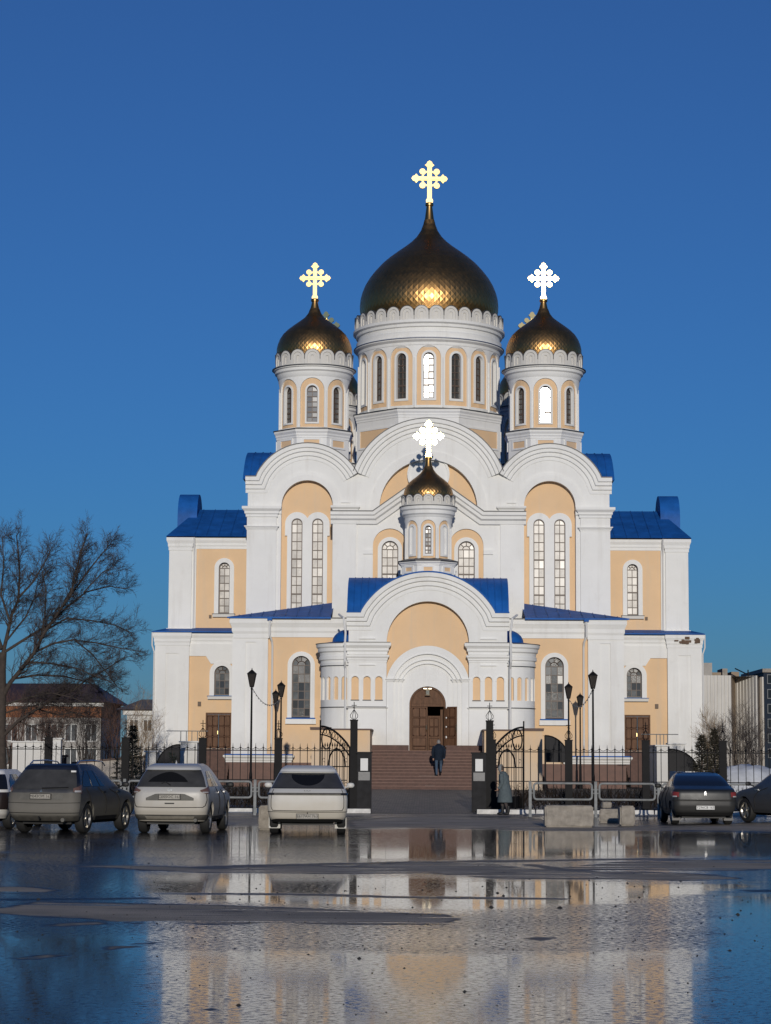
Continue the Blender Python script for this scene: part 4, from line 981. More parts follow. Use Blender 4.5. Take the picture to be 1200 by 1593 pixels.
# downpipes
def pipe(pts, r=.055): part(MB().tube(pts, r, 7), 'downpipe', PIPE, 40)
for s in (-1, 1):
    x = s * (hP + .14); yy = YP - .1
    pipe([(s * (hP + .5), YP + .5, zc(955, YP)), (x + s * .1, yy - .2, zc(962, YP)), (x, yy - .2, zc(985, YP)), (x + s * .02, yy - .35, zc(1000, YP)), (x + s * .02, yy - .35, zc(1030, YP)), (x, yy - .05, zc(1040, YP)), (x, yy - .05, zP0 - .2)])
    x = s * hx(246, 1080, YB)
    pipe([(x, YB - .5, zE), (x, YB - .5, zc(990, YB)), (x - s * .1, YB - .28, zc(998, YB)), (x - s * .12, YB - .1, zc(1006, YB)), (x - s * .12, YB - .1, ZG + .3)])
    part(MB().box(x - .12, x + .12, YB - .62, YB - .42, zE - .12, zE + .04), 'hopper_head', BLUE)
    x = s * hx(364, 900, YWU); pipe([(x, YWU - .45, zu), (x, YWU - .3, zc(858, YWU)), (x, YWU - .2, zc(866, YWU)), (x, YWU - .2, zl + .3)], .045)
    x = s * (hL + .2); pipe([(x, YWL - .3, zl), (x, YWL - .3, zc(1006, YWL)), (x - s * .12, YWL - .3, zc(1016, YWL)), (x - s * .13, YWL - .3, ZG)], .045)

# broad granite steps
xl, xr = hx(-88, 1190, 105), hx(86, 1190, 105)
ns, rise, tr_ = 12, (zP0 - .01 - ZG) / 12, .33
yb_ = YP - 5.75
for k in range(ns):
    y0 = yb_ + k * tr_ + (.9 if k >= 4 else 0)
    part(MB().box(xl, xr, y0, YP + .02 if k == ns - 1 else y0 + tr_ + (.92 if k == 3 else .02), ZG - .1, ZG + rise * (k + 1)), 'step', GRANITE)
    part(MB().box(xl - .001, xr + .001, y0 - .025, y0 + .06, ZG + rise * (k + 1) + .001, ZG + rise * (k + 1) + .022), 'step_nosing', mat('granite_nosing', (.23, .135, .108), .7, 0, .2, 5))
for (px, zz, w_) in ((668, 3, .8), (671, 0, .45)):
    x = hx(px - 667, 1210, 103); y0 = yb_ + zz * tr_
    part(MB().box(x - w_ / 2, x + w_ / 2, y0 - .031, y0 + .2, ZG + rise * (zz + 1) + .023, ZG + rise * (zz + 1) + .03), 'repair_strip', CONC)
# peach parapets beside the steps with thin brown copings
BROWNC = mat('brown_coping', (.10, .055, .04), .6)
for s in (-1, 1):
    xa, xb = (xl - .02, xl - 2.75) if s < 0 else (xr + .05, xr + 2.75)
    a, b = sorted((xa, xb))
    zt1 = zc(1136, 104.0)
    wv = MB().plate([(a, ZG - .3), (b, ZG - .3), (b, zt1), (a, zt1)], (), YP - 4.0, YP + 1.8, True); part(wv, 'parapet', PEACH)
    part(MB().box(a - .07, b + .07, YP - 4.07, YP + .5, zt1 + .002, zt1 + .07), 'parapet_coping', BROWNC)
    a2, b2 = sorted((xb - s * .9, xb + s * .08)); part(MB().box(a2, b2, YP - 4.1, YP - 3.2, zt1 + .072, zt1 + .13), 'parapet_coping', BROWNC)
    xo = xl - .62 if s < 0 else xr + .62
    part(MB().box(*sorted((xl - .03 if s < 0 else xr + .06, xo)), yb_ + .3, YP - 4.02, ZG - .2, ZG + 1.15), 'stair_cheek', GRANITE)

# ------------------------------------------------------------------ fence, gate, guard rails, kerb
YF = 78.0; ZF = gz(YF)
def fx(px, Y=YF, py=1200): return at(px, py, Y).x
def fz(py, Y=YF): return zc(py, Y)
zr1, ztip, zr2 = fz(1168), fz(1158), fz(1214)
pk = MB(); pk.tube([(0, 0, .06), (0, 0, zr1 + .02)], .013, 5)
pk.lathe([(.002, ztip + .03), (.014, zr1 + .12), (.034, zr1 + .07), (.012, zr1 + .045), (.03, zr1 + .02), (.005, zr1)], 0, 0, 6)
PICK = pk.mesh('picket', BLACKM)
def finial(mb, x, y, z, s=1.0):
    for k in range(4):
        a = k * pi / 2 + .4
        mb.tube([(x + r * s * cos(a), y + r * s * sin(a), z + h * s) for r, h in ((.03, 0), (.13, .08), (.14, .16), (.07, .26), (.01, .34))], .011, 4)
    mb.tube([(x, y, z + .3 * s), (x, y, z + .62 * s)], .013, 4); mb.tube([(x - .09 * s, y, z + .5 * s), (x + .09 * s, y, z + .5 * s)], .011, 4)
    mb.tube([(x - .05 * s, y, z + .42 * s), (x + .05 * s, y, z + .40 * s)], .009, 4)
def fence(pxs, label, skip_last_post=False):
    Fc = tag(empty('iron_fence', (fx(pxs[0]), YF, ZF)), label, 'fence'); ox, oy, oz = Fc.location
    X = [fx(p) - ox for p in pxs]
    for i, x in enumerate(X):
        if not (skip_last_post and i == len(X) - 1):
            p = MB().box(x - .125, x + .125, -.125, .125, -.2, fz(1151) - oz).box(x - .14, x + .14, -.14, .14, fz(1151) - oz + .001, fz(1151) - oz + .04)
            po = p.build('post', BLACKM, Fc)
            f = MB(); finial(f, x, 0, fz(1151) - oz + .04); f.build('finial', BLACKM, po)
    for i in range(len(X) - 1):
        a, b = X[i] + .13, X[i + 1] - .13
        MB().box(a, b, -.02, .02, zr1 - .025 - oz, zr1 + .005 - oz).build('rail', BLACKM, Fc)
        MB().box(a, b, -.02, .02, zr2 - .02 - oz, zr2 + .012 - oz).build('rail', BLACKM, Fc)
        MB().box(a, b, -.021, .021, .08, .11).build('rail', BLACKM, Fc)
        n = max(2, round((b - a) / .262)); sc = MB()
        for k in range(n):
            x = a + (b - a) * (k + .5) / n
            inst('picket', PICK, Fc, (x, 0, -oz))
            if k < n - 1:
                d = (b - a) / n
                sc.tube([(x + d * t / 8, 0, zr1 - oz + .11 - .075 * sin(pi * t / 8)) for t in range(9)], .008, 4)
        sc.build('scrollwork', BLACKM, Fc)
    return Fc
fence([-45, 75, 195, 315, 433, 546], 'black wrought iron fence with spear tips left of the gate', True)
fence([766, 885, 1005, 1125, 1245], 'black wrought iron fence with spear tips right of the gate')
# the skipped/extra posts beside the gate are the gate posts
def gate(s, pxp, label):
    G = tag(empty('iron_gate', (fx(pxp), YF, ZF)), label, 'gate'); oz = ZF
    zt = fz(1122) - oz
    po = MB().box(-.125, .125, -.13, .13, -.2, zt).box(-.14, .14, -.145, .145, zt + .001, zt + .05).build('gate_post', BLACKM, G)
    f = MB(); finial(f, 0, 0, zt + .05, 1.0); f.build('finial', BLACKM, po)
    # pedestal on the passage side with notices
    a, b = sorted((-s * .13, -s * .62)); zp = fz(1172) - oz
    PD = MB().box(a, b, -.3, .3, -.2, zp).box(a - .03, b + .03, -.33, .33, zp + .001, zp + .05).build('gate_pedestal', mat('charcoal_cladding', (.018, .018, .020), .6, 0, .4, 4, spec=.12), G)
    m_ = (a + b) / 2
    MB().box(m_ - .13, m_ + .13, -.318, -.302, fz(1199) - oz, fz(1180) - oz).build('paper_notice', mat('white_paper', (.72, .72, .70), .7), G)
    MB().box(m_ - .2, m_ + .2, -.317, -.303, fz(1214) - oz, fz(1201) - oz).build('grey_plate', mat('grey_metal_plate', (.17, .17, .17), .5, 0, .2, 8), G)
    L = 2.2; zh, ze_ = fz(1164) - oz, fz(1129) - oz
    M = Matrix.Translation((s * .14, .05, 0)) @ Matrix.Rotation(R(-s * -59), 4, 'Z') @ Matrix.Diagonal((s, 1, 1, 1))
    def put(mb, nm): mb.v = [tuple(M @ Vector(v)) for v in mb.v]; mb.build(nm, BLACKM, G)
    def crv(t, o=0): return (L * t, 0, zh + (ze_ - zh) * sin(t * pi / 2) ** .85 + o if t > 0 else zh + o)
    put(MB().tube([crv(t / 14) for t in range(15)], .035, 6), 'top_rail')
    put(MB().tube([crv(t / 14, -.30) for t in range(15)], .026, 6), 'arched_rail')
    rg = MB()
    for k in range(10):
        t = (k + .7) / 10.4; c = crv(t, -.15); rg.tube([(c[0] + .1 * cos(q * pi / 6), 0, c[2] + .1 * sin(q * pi / 6)) for q in range(13)], .010, 4)
    put(rg, 'ring_frieze')
    zm_ = zr1 - oz
    put(MB().tube([(1.72 + .36 * cos(q * pi / 10), 0, zm_ + .42 + .36 * sin(q * pi / 10)) for q in range(21)], .026, 5), 'large_ring')
    zl_ = fz(1193) - oz
    put(MB().tube([(.95 + .62 * cos(q * pi / 10), 0, zl_ + .0 + .62 * sin(q * pi / 10)) for q in range(11)], .03, 5), 'large_arch')
    for zz in (zm_, zl_, .5): put(MB().box(0, L, -.018, .018, zz - .018, zz + .018), 'rail')
    put(MB().box(0, L, -.012, .012, .1, .48), 'kick_panel')
    put(MB().tube([(L, 0, .05), (L, 0, ze_ + .22)], .03, 6), 'stile'); put(MB().tube([(0.02, 0, .05), (.02, 0, zh)], .03, 6), 'stile')
    for k in range(1, 12):
        x = L * k / 12; mb = MB().tube([(x, 0, .48), (x, 0, zm_ + .12)], .011, 4); mb.lathe([(.002, zm_ + .3), (.03, zm_ + .19), (.008, zm_ + .12)], x, 0, 5); put(mb, 'picket')
    cv = MB()
    for x, z in ((.25, .9), (1.9, .9), (1.9, zl_ + .2), (.25, zl_ + .2), (1.2, .8)):
        cv.tube([(x + (.12 - .01 * q) * cos(q * .6), 0, z + (.12 - .01 * q) * sin(q * .6)) for q in range(11)], .009, 4)
    put(cv, 'scrollwork')
gate(-1, 550.5, 'open iron gate leaf with black post left of the paved entrance')
gate(1, 762, 'open iron gate leaf with black post right of the paved entrance')

# grey pipe guard rails in front of the fence
YG = 72.2
def guard(p0, p1, label):
    x0, x1 = fx(p0, YG, 1240), fx(p1, YG, 1240); G = tag(empty('guard_rail', (x0, YG, 0)), label, 'guard rail', 'grey pipe guard rails along the kerb')
    L = x1 - x0
    for x in (0.0,): MB().box(x - .045, x + .045, -.045, .045, -.1, fz(1214, YG)).build('post', GREYPIPE, G)
    a, b, zt, zb_ = .12, L - .12, fz(1217, YG), fz(1242, YG); r = .1
    pts = []
    for cx, cz, st in ((b - r, zt - r, 0), (a + r, zt - r, 1), (a + r, zb_ + r, 2), (b - r, zb_ + r, 3)):
        for q in range(5): an = st * pi / 2 + q * pi / 8; pts.append((cx + r * cos(an), 0, cz + r * sin(an)))
    pts.append(pts[0]); MB().tube(pts, .035, 7, False).build('frame', GREYPIPE, G, 50)
    for x, zz in ((.08, zt - .2), (.08, zb_ + .2), (L - .08, zt - .2), (L - .08, zb_ + .2)): MB().box(x - .06, x + .06, -.012, .012, zz - .015, zz + .015).build('bracket', GREYPIPE, G)
gl = ['grey pipe guard rail %s' % t for t in ('behind the dark SUV at the left edge', 'behind the dark SUV beside the bare tree', 'glimpsed between the dark SUV and the silver SUV', 'right behind the silver SUV', 'between the silver SUV and the white crossover')]
for i, (p0, p1) in enumerate(((-10, 92), (92, 194), (194, 296), (296, 397), (397, 499))): guard(p0, p1, gl[i])
gl = ['grey pipe guard rail beside the woman, behind the long concrete block', 'grey pipe guard rail behind the small concrete blocks, left of the sedan', 'grey pipe guard rail hidden behind the dark sedan', 'grey pipe guard rail at the right edge behind the parked SUV']
for i, (p0, p1) in enumerate(((825, 927), (927, 1025), (1025, 1127), (1127, 1229))): guard(p0, p1, gl[i])

# whitewashed kerbs: every stone its own piece
def kerb(p0, p1):
    K = tag(MB().box(fx(p0, 75.8), fx(p1, 75.8), 75.72, 75.88, -.1, .02).build('kerb', CONC), kind='structure')
    x = fx(p0, 75.8); me = MB().add([(0, 0, -.05), (.97, 0, -.05), (.97, .18, -.05), (0, .18, -.05), (.01, .015, .15), (.96, .015, .15), (.96, .165, .15), (.01, .165, .15)],
                                    [(0, 1, 5, 4), (1, 2, 6, 5), (2, 3, 7, 6), (3, 0, 4, 7), (4, 5, 6, 7)]).mesh('kerb_stone', KERBW)
    while x < fx(p1, 75.8):
        o = inst('kerb_stone', me, K, (x, 75.6 + random.uniform(-.015, .015), random.uniform(-.02, .01)), random.uniform(-.01, .01)); x += 1.0
kerb(-60, 560); kerb(742, 1260)
# verge between kerb and fence
MB().add([(-40, 75.78, .05), (fx(562, 76), 75.78, .05), (fx(562, 76), 79, .06), (-40, 79, .06)], [(0, 1, 2, 3)]).build('verge', EARTH, kind='structure')
MB().add([(fx(742, 76), 75.78, .05), (40, 75.78, .05), (40, 79, .06), (fx(742, 76), 79, .06)], [(0, 1, 2, 3)]).build('verge', EARTH, kind='structure')

# concrete blocks
def block(px, py, w_, d, h, rz, label, name='concrete_block', ch=.04):
    p = gnd(px, py); b = bmesh.new(); bmesh.ops.create_cube(b, size=1.0)
    for v in b.verts: v.co = Vector((v.co.x * w_, v.co.y * d + d / 2, (v.co.z + .5) * h))
    bmesh.ops.bevel(b, geom=b.edges[:], offset=ch, segments=2, affect='EDGES')
    bmesh.ops.subdivide_edges(b, edges=[e for e in b.edges if e.calc_length() > .2], cuts=4, use_grid_fill=True)
    for v in b.verts: v.co += Vector((random.gauss(0, .006), random.gauss(0, .006), random.gauss(0, .006) if v.co.z > .02 else 0))
    me = bpy.data.meshes.new(name); b.to_mesh(me); b.free(); me.materials.append(CONC)
    o = bpy.data.objects.new(name, me); COL.objects.link(o); o.location = p; o.rotation_euler = (0, 0, rz)
    return tag(o, label, 'concrete block')
block(886, 1287, 1.33, .55, .59, .02, 'long weathered concrete block lying beside the gate')
block(977, 1284.5, .42, .42, .55, .08, 'whitish upright concrete block left of the dark sedan')
cb = block(948, 1280, .58, .5, .40, -.1, 'low dark concrete block between the long block and the upright one')
c2 = block(946, 1279, .27, .25, .18, .2, 'small concrete chunk lying on top of the low block', 'concrete_chunk', .02); c2.location.z = .41; c2.location.y += .15
block(415, 1291, .42, .5, .62, .0, 'concrete block half hidden behind the white crossover')

# street lamps with four-sided lanterns
LGL = mat('smoky_lantern_glass', (.03, .026, .024), .3, 0, spec=.2)
def lamp(px, Y, ptop, label):
    x = at(px, 1150, Y).x; z0 = gz(Y); H = zc(ptop, Y) - z0
    Lp = tag(empty('street_lamp', (x, Y, z0)), label, 'street lamp', 'black lanterns on tall posts in the churchyard')
    MB().lathe([(.12, -.1), (.12, .25), (.07, .32), (.06, 1.1), (.045, 1.2), (.035, H - .75), (.05, H - .72), (.03, H - .66)], 0, 0, 10).build('pole', BLACKM, Lp, 40)
    ln = MB().lathe([(.09, H - .62), (.21, H - .17)], 0, 0, 4, pi / 4, pi / 4 + 2 * pi).build('lantern_glass', LGL, Lp)
    fr = MB()
    for k in range(4):
        a = pi / 4 + k * pi / 2; fr.tube([(.095 * sin(a), -.095 * cos(a), H - .63), (.215 * sin(a), -.215 * cos(a), H - .16)], .014, 4)
    fr.lathe([(.10, H - .66), (.11, H - .61), (.03, H - .64)], 0, 0, 4, pi / 4, pi / 4 + 2 * pi)
    fr.build('lantern_frame', BLACKM, Lp)
    MB().lathe([(.24, H - .17), (.245, H - .14), (.08, H - .03), (.03, H), (.02, H + .05), (.002, H + .08)], 0, 0, 4, pi / 4, pi / 4 + 2 * pi).build('lantern_cap', BLACKM, Lp)
    return (x, Y, z0 + H - .65)
la = lamp(391, 84, 1043, 'tall black street lamp in front of the white corner pilaster, left of the gate')
lb = lamp(437, 97, 1062, 'black street lamp beside the left arched window, the nearer of two close together')
lc = lamp(428.5, 110, 1075, 'smallest black street lamp on the left, just behind its twin')
ld = lamp(923, 84, 1043, 'tall black street lamp in front of the white pilaster, right of the gate')
le = lamp(885, 97, 1062, 'black street lamp before the right arched window')
lf = lamp(903, 110, 1078, 'smallest black street lamp on the right, between two taller ones')
def wire(a, b, sag, label):
    pts = [Vector(a).lerp(Vector(b), t / 14) - Vector((0, 0, sag * 4 * (t / 14) * (1 - t / 14))) for t in range(15)]
    mb = MB().tube(pts, .012, 4)
    for p in pts[1:-1]: mb.lathe([(.001, -.05), (.028, -.03), (.02, 0)], 0, 0, 5); mb.v[-15:] = [(v[0] + p.x, v[1] + p.y, v[2] + p.z) for v in mb.v[-15:]]
    tag(mb.build('light_garland', mat('pale_cable', (.25, .25, .24), .6)), label, 'garland')
wire(la, lb, .5, 'string of small bulbs sagging between the two left street lamps'); wire(ld, le, .5, 'string of small bulbs sagging between the two right street lamps')

# ------------------------------------------------------------------ churchyard bits behind the fence
POLY = mat('dark_canopy_sheet', (.014, .014, .017), .5, 0, .3, 3, spec=.12)
def canopy(px0, px1, pt, pb, Y, s, label):
    """quarter-round canopy over a basement stair; tall side towards the church"""
    a, b = at(px0, pt, Y), at(px1, pb, Y); x0, x1, zt, zb_ = a.x, b.x, a.z, b.z
    o = tag(empty('stair_canopy', (x0, Y, gz(Y))), label, 'canopy'); zg = gz(Y)
    prof = [((x1 - x0) * sin(t * pi / 20), (zb_ - zg) + (zt - zb_) * cos(t * pi / 20)) for t in range(11)]
    n = len(prof)
    MB().add([(x, y, z) for y in (0, 2.2) for x, z in prof], [(i, i + 1, n + i + 1, n + i) for i in range(n - 1)]).build('curved_sheet', POLY, o, 40)
    MB().plate(prof + [(0, prof[-1][1])], (), .03, .06).build('end_panel', POLY, o)
    MB().tube([(x, -.01, z) for x, z in prof], .025, 5).build('edge_tube', BLACKM, o)
    for x, z in (prof[0], prof[-1]): MB().tube([(x, 0, 0), (x, 0, z)], .03, 5).build('post', BLACKM, o)
canopy(280, 243, 1158, 1197, 104, -1, 'dark quarter-round canopy behind the fence left of the church')
canopy(1040, 1086, 1165, 1200, 104, 1, 'dark quarter-round canopy behind the fence right of the church')
canopy(848, 886, 1144, 1186, 101, 1, 'large dark quarter-round panel behind the fence right of the gate')
BW = plaster('white_basement_plaster', (.74, .74, .72))
def lowwall(px0, px1, pt, Y, d, label, cap=False):
    a, b = at(px0, pt, Y), at(px1, pt, Y)
    o = tag(empty('low_wall', ((a.x + b.x) / 2, Y, gz(Y))), label, 'wall'); h = a.z - gz(Y); hw = abs(b.x - a.x) / 2
    MB().box(-hw, hw, 0, d, -.2, h).build('wall', BW, o)
    MB().box(-hw - .08, hw + .08, -.08, d + .08, h + .001, h + .07).build('coping', BW, o)
    if cap:
        rl = MB()
        for t in range(4): x = -hw + 2 * hw * t / 3; rl.tube([(x, .1, h), (x, .1, h + .55)], .018, 4)
        rl.tube([(-hw - .7, .1, h + .55), (hw + .5, .1, h + .55)], .02, 4); rl.build('handrail', GREYPIPE, o)
lowwall(227, 244, 1170, 106, 1.2, 'low white wall left of the left dark canopy')
lowwall(281, 307, 1155, 107, 2.0, 'white basement entrance wall right of the left dark canopy', True)
lowwall(1022, 1039, 1161, 103, 6.0, 'white basement entrance wall left of the right dark canopy', True)
lowwall(1042, 1066, 1158, 110, 1.0, 'white wall piece above the right dark canopy')
lowwall(20, 88, 1155, 112, .3, 'long white yard wall behind the fence at far left')
lowwall(70, 95, 1150, 111, .5, 'white wall pier beside the brown gate at far left')
BEIGE = plaster('beige_wall_plaster', (.50, .42, .34))
o = tag(empty('yard_wall', (at(150, 1190, 118).x, 118, gz(118))), 'sloping beige yard wall behind the fence on the left', 'wall')
a, b = at(112, 1188, 118), at(240, 1177, 118); ox = o.location.x
MB().plate([(a.x - ox, -.2), (b.x - ox, -.2), (b.x - ox, b.z - ZG), (a.x - ox, a.z - ZG)], (), 0, .3).build('wall', BEIGE, o)
MB().sweep([(a.x - ox, a.z - ZG), (b.x - ox, b.z - ZG)], [(0, .08), (.09, .08), (.09, -.4), (0, -.4)], 0).build('coping', BROWNC, o)
a, b = at(88, 1178, 114), at(103, 1205, 114)
o = tag(MB().box(a.x, b.x, 114, 114.1, gz(114), a.z).box(a.x - .08, b.x + .08, 114.02, 114.2, a.z + .002, a.z + .12).build('yard_door', mat('rust_brown_door', (.10, .035, .02), .6, 0, .3, 4)), 'rust brown metal yard door beside the white pier', 'door')

# snow heap at the right
sn = MB(); n1, n2 = 26, 14; c0 = at(1160, 1215, 95)
for i in range(n1 + 1):
    for j in range(n2 + 1):
        u, v = i / n1 * 2 - 1, j / n2 * 2 - 1
        h = max(0, (1 - u * u) * (1 - v * v)) ** .7 * 1.35 + random.gauss(0, .05) * (1 - u * u) * (1 - v * v)
        sn.add([(c0.x + u * 2.9, 95 + v * 2.0, gz(95) - .02 + h)], [])
sn.f = [(i * (n2 + 1) + j, (i + 1) * (n2 + 1) + j, (i + 1) * (n2 + 1) + j + 1, i * (n2 + 1) + j + 1) for i in range(n1) for j in range(n2)]
tag(sn.build('snow_heap', SNOW, None, 60), 'heap of dirty snow behind the fence at far right', 'snow heap')

# ------------------------------------------------------------------ parked cars
def lerp_tab(tab, x):
    if x <= tab[0][0]: return tab[0][1]
    for (a, b), (c, d) in zip(tab, tab[1:]):
        if x <= c: return b + (d - b) * (x - a) / (c - a)
    return tab[-1][1]
def smooth_tab(tab, x, e=.03): return (lerp_tab(tab, x - e) + 2 * lerp_tab(tab, x) + lerp_tab(tab, x + e)) / 4
class Car:
    """body as stacked horizontal outlines; rear bumper at y=0, nose at +y; panels are patches of the same surface"""
    def __init__(s, name, loc, rz, yr, yf, w, z0, z1, rr, label, paint, cat='car'):
        s.yr, s.yf, s.w, s.z0, s.z1, s.rr = yr, yf, w, z0, z1, rr
        s.o = tag(empty(name, loc, rz), label, cat); s.paint = paint
    def half(s, z):
        yr, yf, w = smooth_tab(s.yr, z), smooth_tab(s.yf, z), smooth_tab(s.w, z); r = min(s.rr, w * .6); rf = min(.5, w * .6); bow = .07
        P = []
        for i in range(9): x = (w - r) * i / 8; P.append((x, yr + bow * (x / w) ** 2))
        yb = P[-1][1]
        for i in range(1, 9): a = pi / 2 * i / 8; P.append((w - r + r * sin(a), yb + r * .85 * (1 - cos(a))))
        ya = P[-1][1]; yz = yf - rf - .1
        for i in range(1, 15): t = i / 14; P.append((w - .02 * (2 * t - 1) ** 2, ya + (yz - ya) * t))
        for i in range(1, 7): a = pi / 2 * i / 6; P.append((w - .02 - rf + rf * cos(a), yz + rf * sin(a)))
        xl_ = P[-1][0]
        for i in range(1, 5): P.append((xl_ * (1 - i / 4), yz + rf + .1 * (i / 4)))
        return P
    def S(s, u, z, off=0.0):
        """u 0..1 rear centre to corner, 1..2 side, 2..3 front; negative u = left"""
        sg = -1 if u < 0 else 1; P = s.half(z); a = abs(u)
        f = a * 16 if a <= 1 else (16 + (a - 1) * 14 if a <= 2 else 30 + (a - 2) * 10)
        i = min(int(f), len(P) - 2); t = f - i
        x = P[i][0] + (P[i + 1][0] - P[i][0]) * t; y = P[i][1] + (P[i + 1][1] - P[i][1]) * t
        dx, dy = P[i + 1][0] - P[i][0], P[i + 1][1] - P[i][1]; l = math.hypot(dx, dy) + 1e-9
        return Vector((sg * (x + dy / l * off), y - dx / l * off, z))
    def body(s, wheels, wr, n=90):
        mb = MB(); zs = [s.z0 + (s.z1 - s.z0) * i / n for i in range(n + 1)]; N = None
        for z in zs:
            P = s.half(z); ring_ = P + [(-x, y) for x, y in P[::-1][1:-1]]; N = len(ring_)
            mb.v += [(x, y, z) for x, y in ring_]
        mb.f += [(i * N + j, i * N + (j + 1) % N, (i + 1) * N + (j + 1) % N, (i + 1) * N + j) for i in range(n) for j in range(N)]
        mb.f += [tuple(range(N))[::-1], tuple(n * N + j for j in range(N))]
        b = mb.build('body', s.paint, s.o, 38)
        cut = MB()
        for y in wheels: 
            for sg in (-1, 1):
                W = smooth_tab(s.w, .5); t = MB().tube([(sg * (W - .34), y, wr), (sg * (W + .2), y, wr)], wr + .055, 20); cut.add(t.v, t.f)
        co = cut.build('cut', None); 
        bpy.context.view_layer.update(); co.matrix_world = s.o.matrix_world
        md = b.modifiers.new('b', 'BOOLEAN'); md.operation = 'DIFFERENCE'; md.object = co; md.solver = 'EXACT'
        bpy.context.view_layer.update()
        dg = bpy.context.evaluated_depsgraph_get(); me = bpy.data.meshes.new_from_object(b.evaluated_get(dg))
        b.modifiers.clear(); b.data = me; bpy.data.objects.remove(co)
        me.shade_smooth(); me.set_sharp_from_angle(angle=R(38))
        # wheels
        W = smooth_tab(s.w, .5)
        for y in wheels:
            for sg in (-1, 1):
                we = empty('wheel', (sg * (W - .125), y, wr), 0, s.o)
                pr = [(wr * .66, -.1), (wr * .93, -.105), (wr, -.07), (wr, .07), (wr * .93, .105), (wr * .66, .1)]
                t = MB().lathe(pr, 0, 0, 28); t.v = [(v[2], v[0], v[1]) for v in t.v]; t.build('tyre', RUBBER, we, 40)
                rm = MB(); 
                for k in range(5):
                    a = 2 * pi * k / 5; M = Matrix.Rotation(a, 4, 'X')
                    q = MB().add([(sg * .07, -.03, .04), (sg * .07, .03, .04), (sg * .085, .045, wr * .64), (sg * .085, -.045, wr * .64), (sg * .03, -.03, .04), (sg * .03, .03, .04), (sg * .04, .045, wr * .64), (sg * .04, -.045, wr * .64)], [(0, 1, 2, 3), (4, 7, 6, 5), (0, 3, 7, 4), (1, 5, 6, 2)])
                    rm.add([M @ Vector(v) for v in q.v], q.f)
                h = MB().lathe([(wr * .60, .05), (wr * .67, .095), (wr * .67, .05)], 0, 0, 24); rm.add([(sg * v[2], v[0], v[1]) for v in h.v], h.f)
                h = MB().lathe([(.001, .09), (.05, .085), (.06, .05)], 0, 0, 10); rm.add([(sg * v[2], v[0], v[1]) for v in h.v], h.f)
                rm.build('rim', mat('dirty_alloy', (.42, .40, .36), .35, .8), we)
                bk = MB().lathe([(.001, .03), (wr * .66, .03)], 0, 0, 20); bk.v = [(sg * v[2], v[0], v[1]) for v in bk.v]; bk.build('brake_disc', mat('black_plastic', (.012, .012, .012), .6), we)
        MB().box(-.62, .62, .45, wheels[-1] + .2, s.z0 - .08, s.z0 + .06).build('underbody', mat('black_plastic', (.012, .012, .012), .6), s.o)
        return b
    def patch(s, name, m, u0, u1, zlo, zhi, off=.006, nu=28, nz=8, parent=None, smooth=50):
        fl = zlo if callable(zlo) else (lambda t: zlo); fh = zhi if callable(zhi) else (lambda t: zhi); mb = MB(); vs = []
        for i in range(nu + 1):
            t = i / nu; u = u0 + (u1 - u0) * t
            for j in range(nz + 1): vs.append(s.S(u, fl(t) + (fh(t) - fl(t)) * j / nz, off + .006))
        k = nz + 1; fs = [(i * k + j, (i + 1) * k + j, (i + 1) * k + j + 1, i * k + j + 1) for i in range(nu) for j in range(nz)]
        # skirt so the panel has thickness
        e = [i * k for i in range(nu + 1)] + [nu * k + j for j in range(1, k)] + [i * k + nz for i in range(nu - 1, -1, -1)] + [j for j in range(nz - 1, 0, -1)]
        base = len(vs)
        for q in e:
            i, j = divmod(q, k); t = i / nu; u = u0 + (u1 - u0) * t; vs.append(s.S(u, fl(t) + (fh(t) - fl(t)) * j / nz, -.01))
        m2 = len(e); fs += [(e[a], e[(a + 1) % m2], base + (a + 1) % m2, base + a) for a in range(m2)]
        return mb.add(vs, fs).build(name, m, parent or s.o, smooth)
    def line(s, name, pts, r=.006, m=None, off=.006, parent=None):
        q = []
        for (u0, z0), (u1, z1) in zip(pts, pts[1:]):
            k = max(1, int(abs(u1 - u0) * 16), int(abs(z1 - z0) * 30)); q += [(u0 + (u1 - u0) * i / k, z0 + (z1 - z0) * i / k) for i in range(k)]
        q.append(pts[-1])
        return MB().tube([s.S(u, z, off) for u, z in q], r + .003, 4).build(name, m or mat('panel_gap', (.02, .018, .016), .8), parent or s.o)
    def plate(s, txt, z, wdt=.52, hgt=.115, dirty=True, tilt=0):
        p = s.S(0, z, .03); e = empty('number_plate', p, 0, s.o)
        MB().box(-wdt / 2, wdt / 2, -.012, .012, -hgt / 2, hgt / 2).build('plate_board', mat('dirty_plate', (.34, .32, .28), .6, 0, .25, 8) if dirty else mat('clean_plate', (.62, .62, .6), .5), e)
        fr = MB().plate([(-wdt / 2 - .01, -hgt / 2 - .01), (wdt / 2 + .01, -hgt / 2 - .01), (wdt / 2 + .01, hgt / 2 + .01), (-wdt / 2 - .01, hgt / 2 + .01)], [[(-wdt / 2 + .004, -hgt / 2 + .004), (wdt / 2 - .004, -hgt / 2 + .004), (wdt / 2 - .004, hgt / 2 - .004), (-wdt / 2 + .004, hgt / 2 - .004)]], -.016, .01); fr.build('plate_frame', mat('black_plastic', (.012, .012, .012), .6), e)
        text_obj(txt, .098, mat('plate_ink', (.03, .03, .03), .7), e, (0, -.0145, 0), (pi / 2, 0, 0), 'plate_lettering')
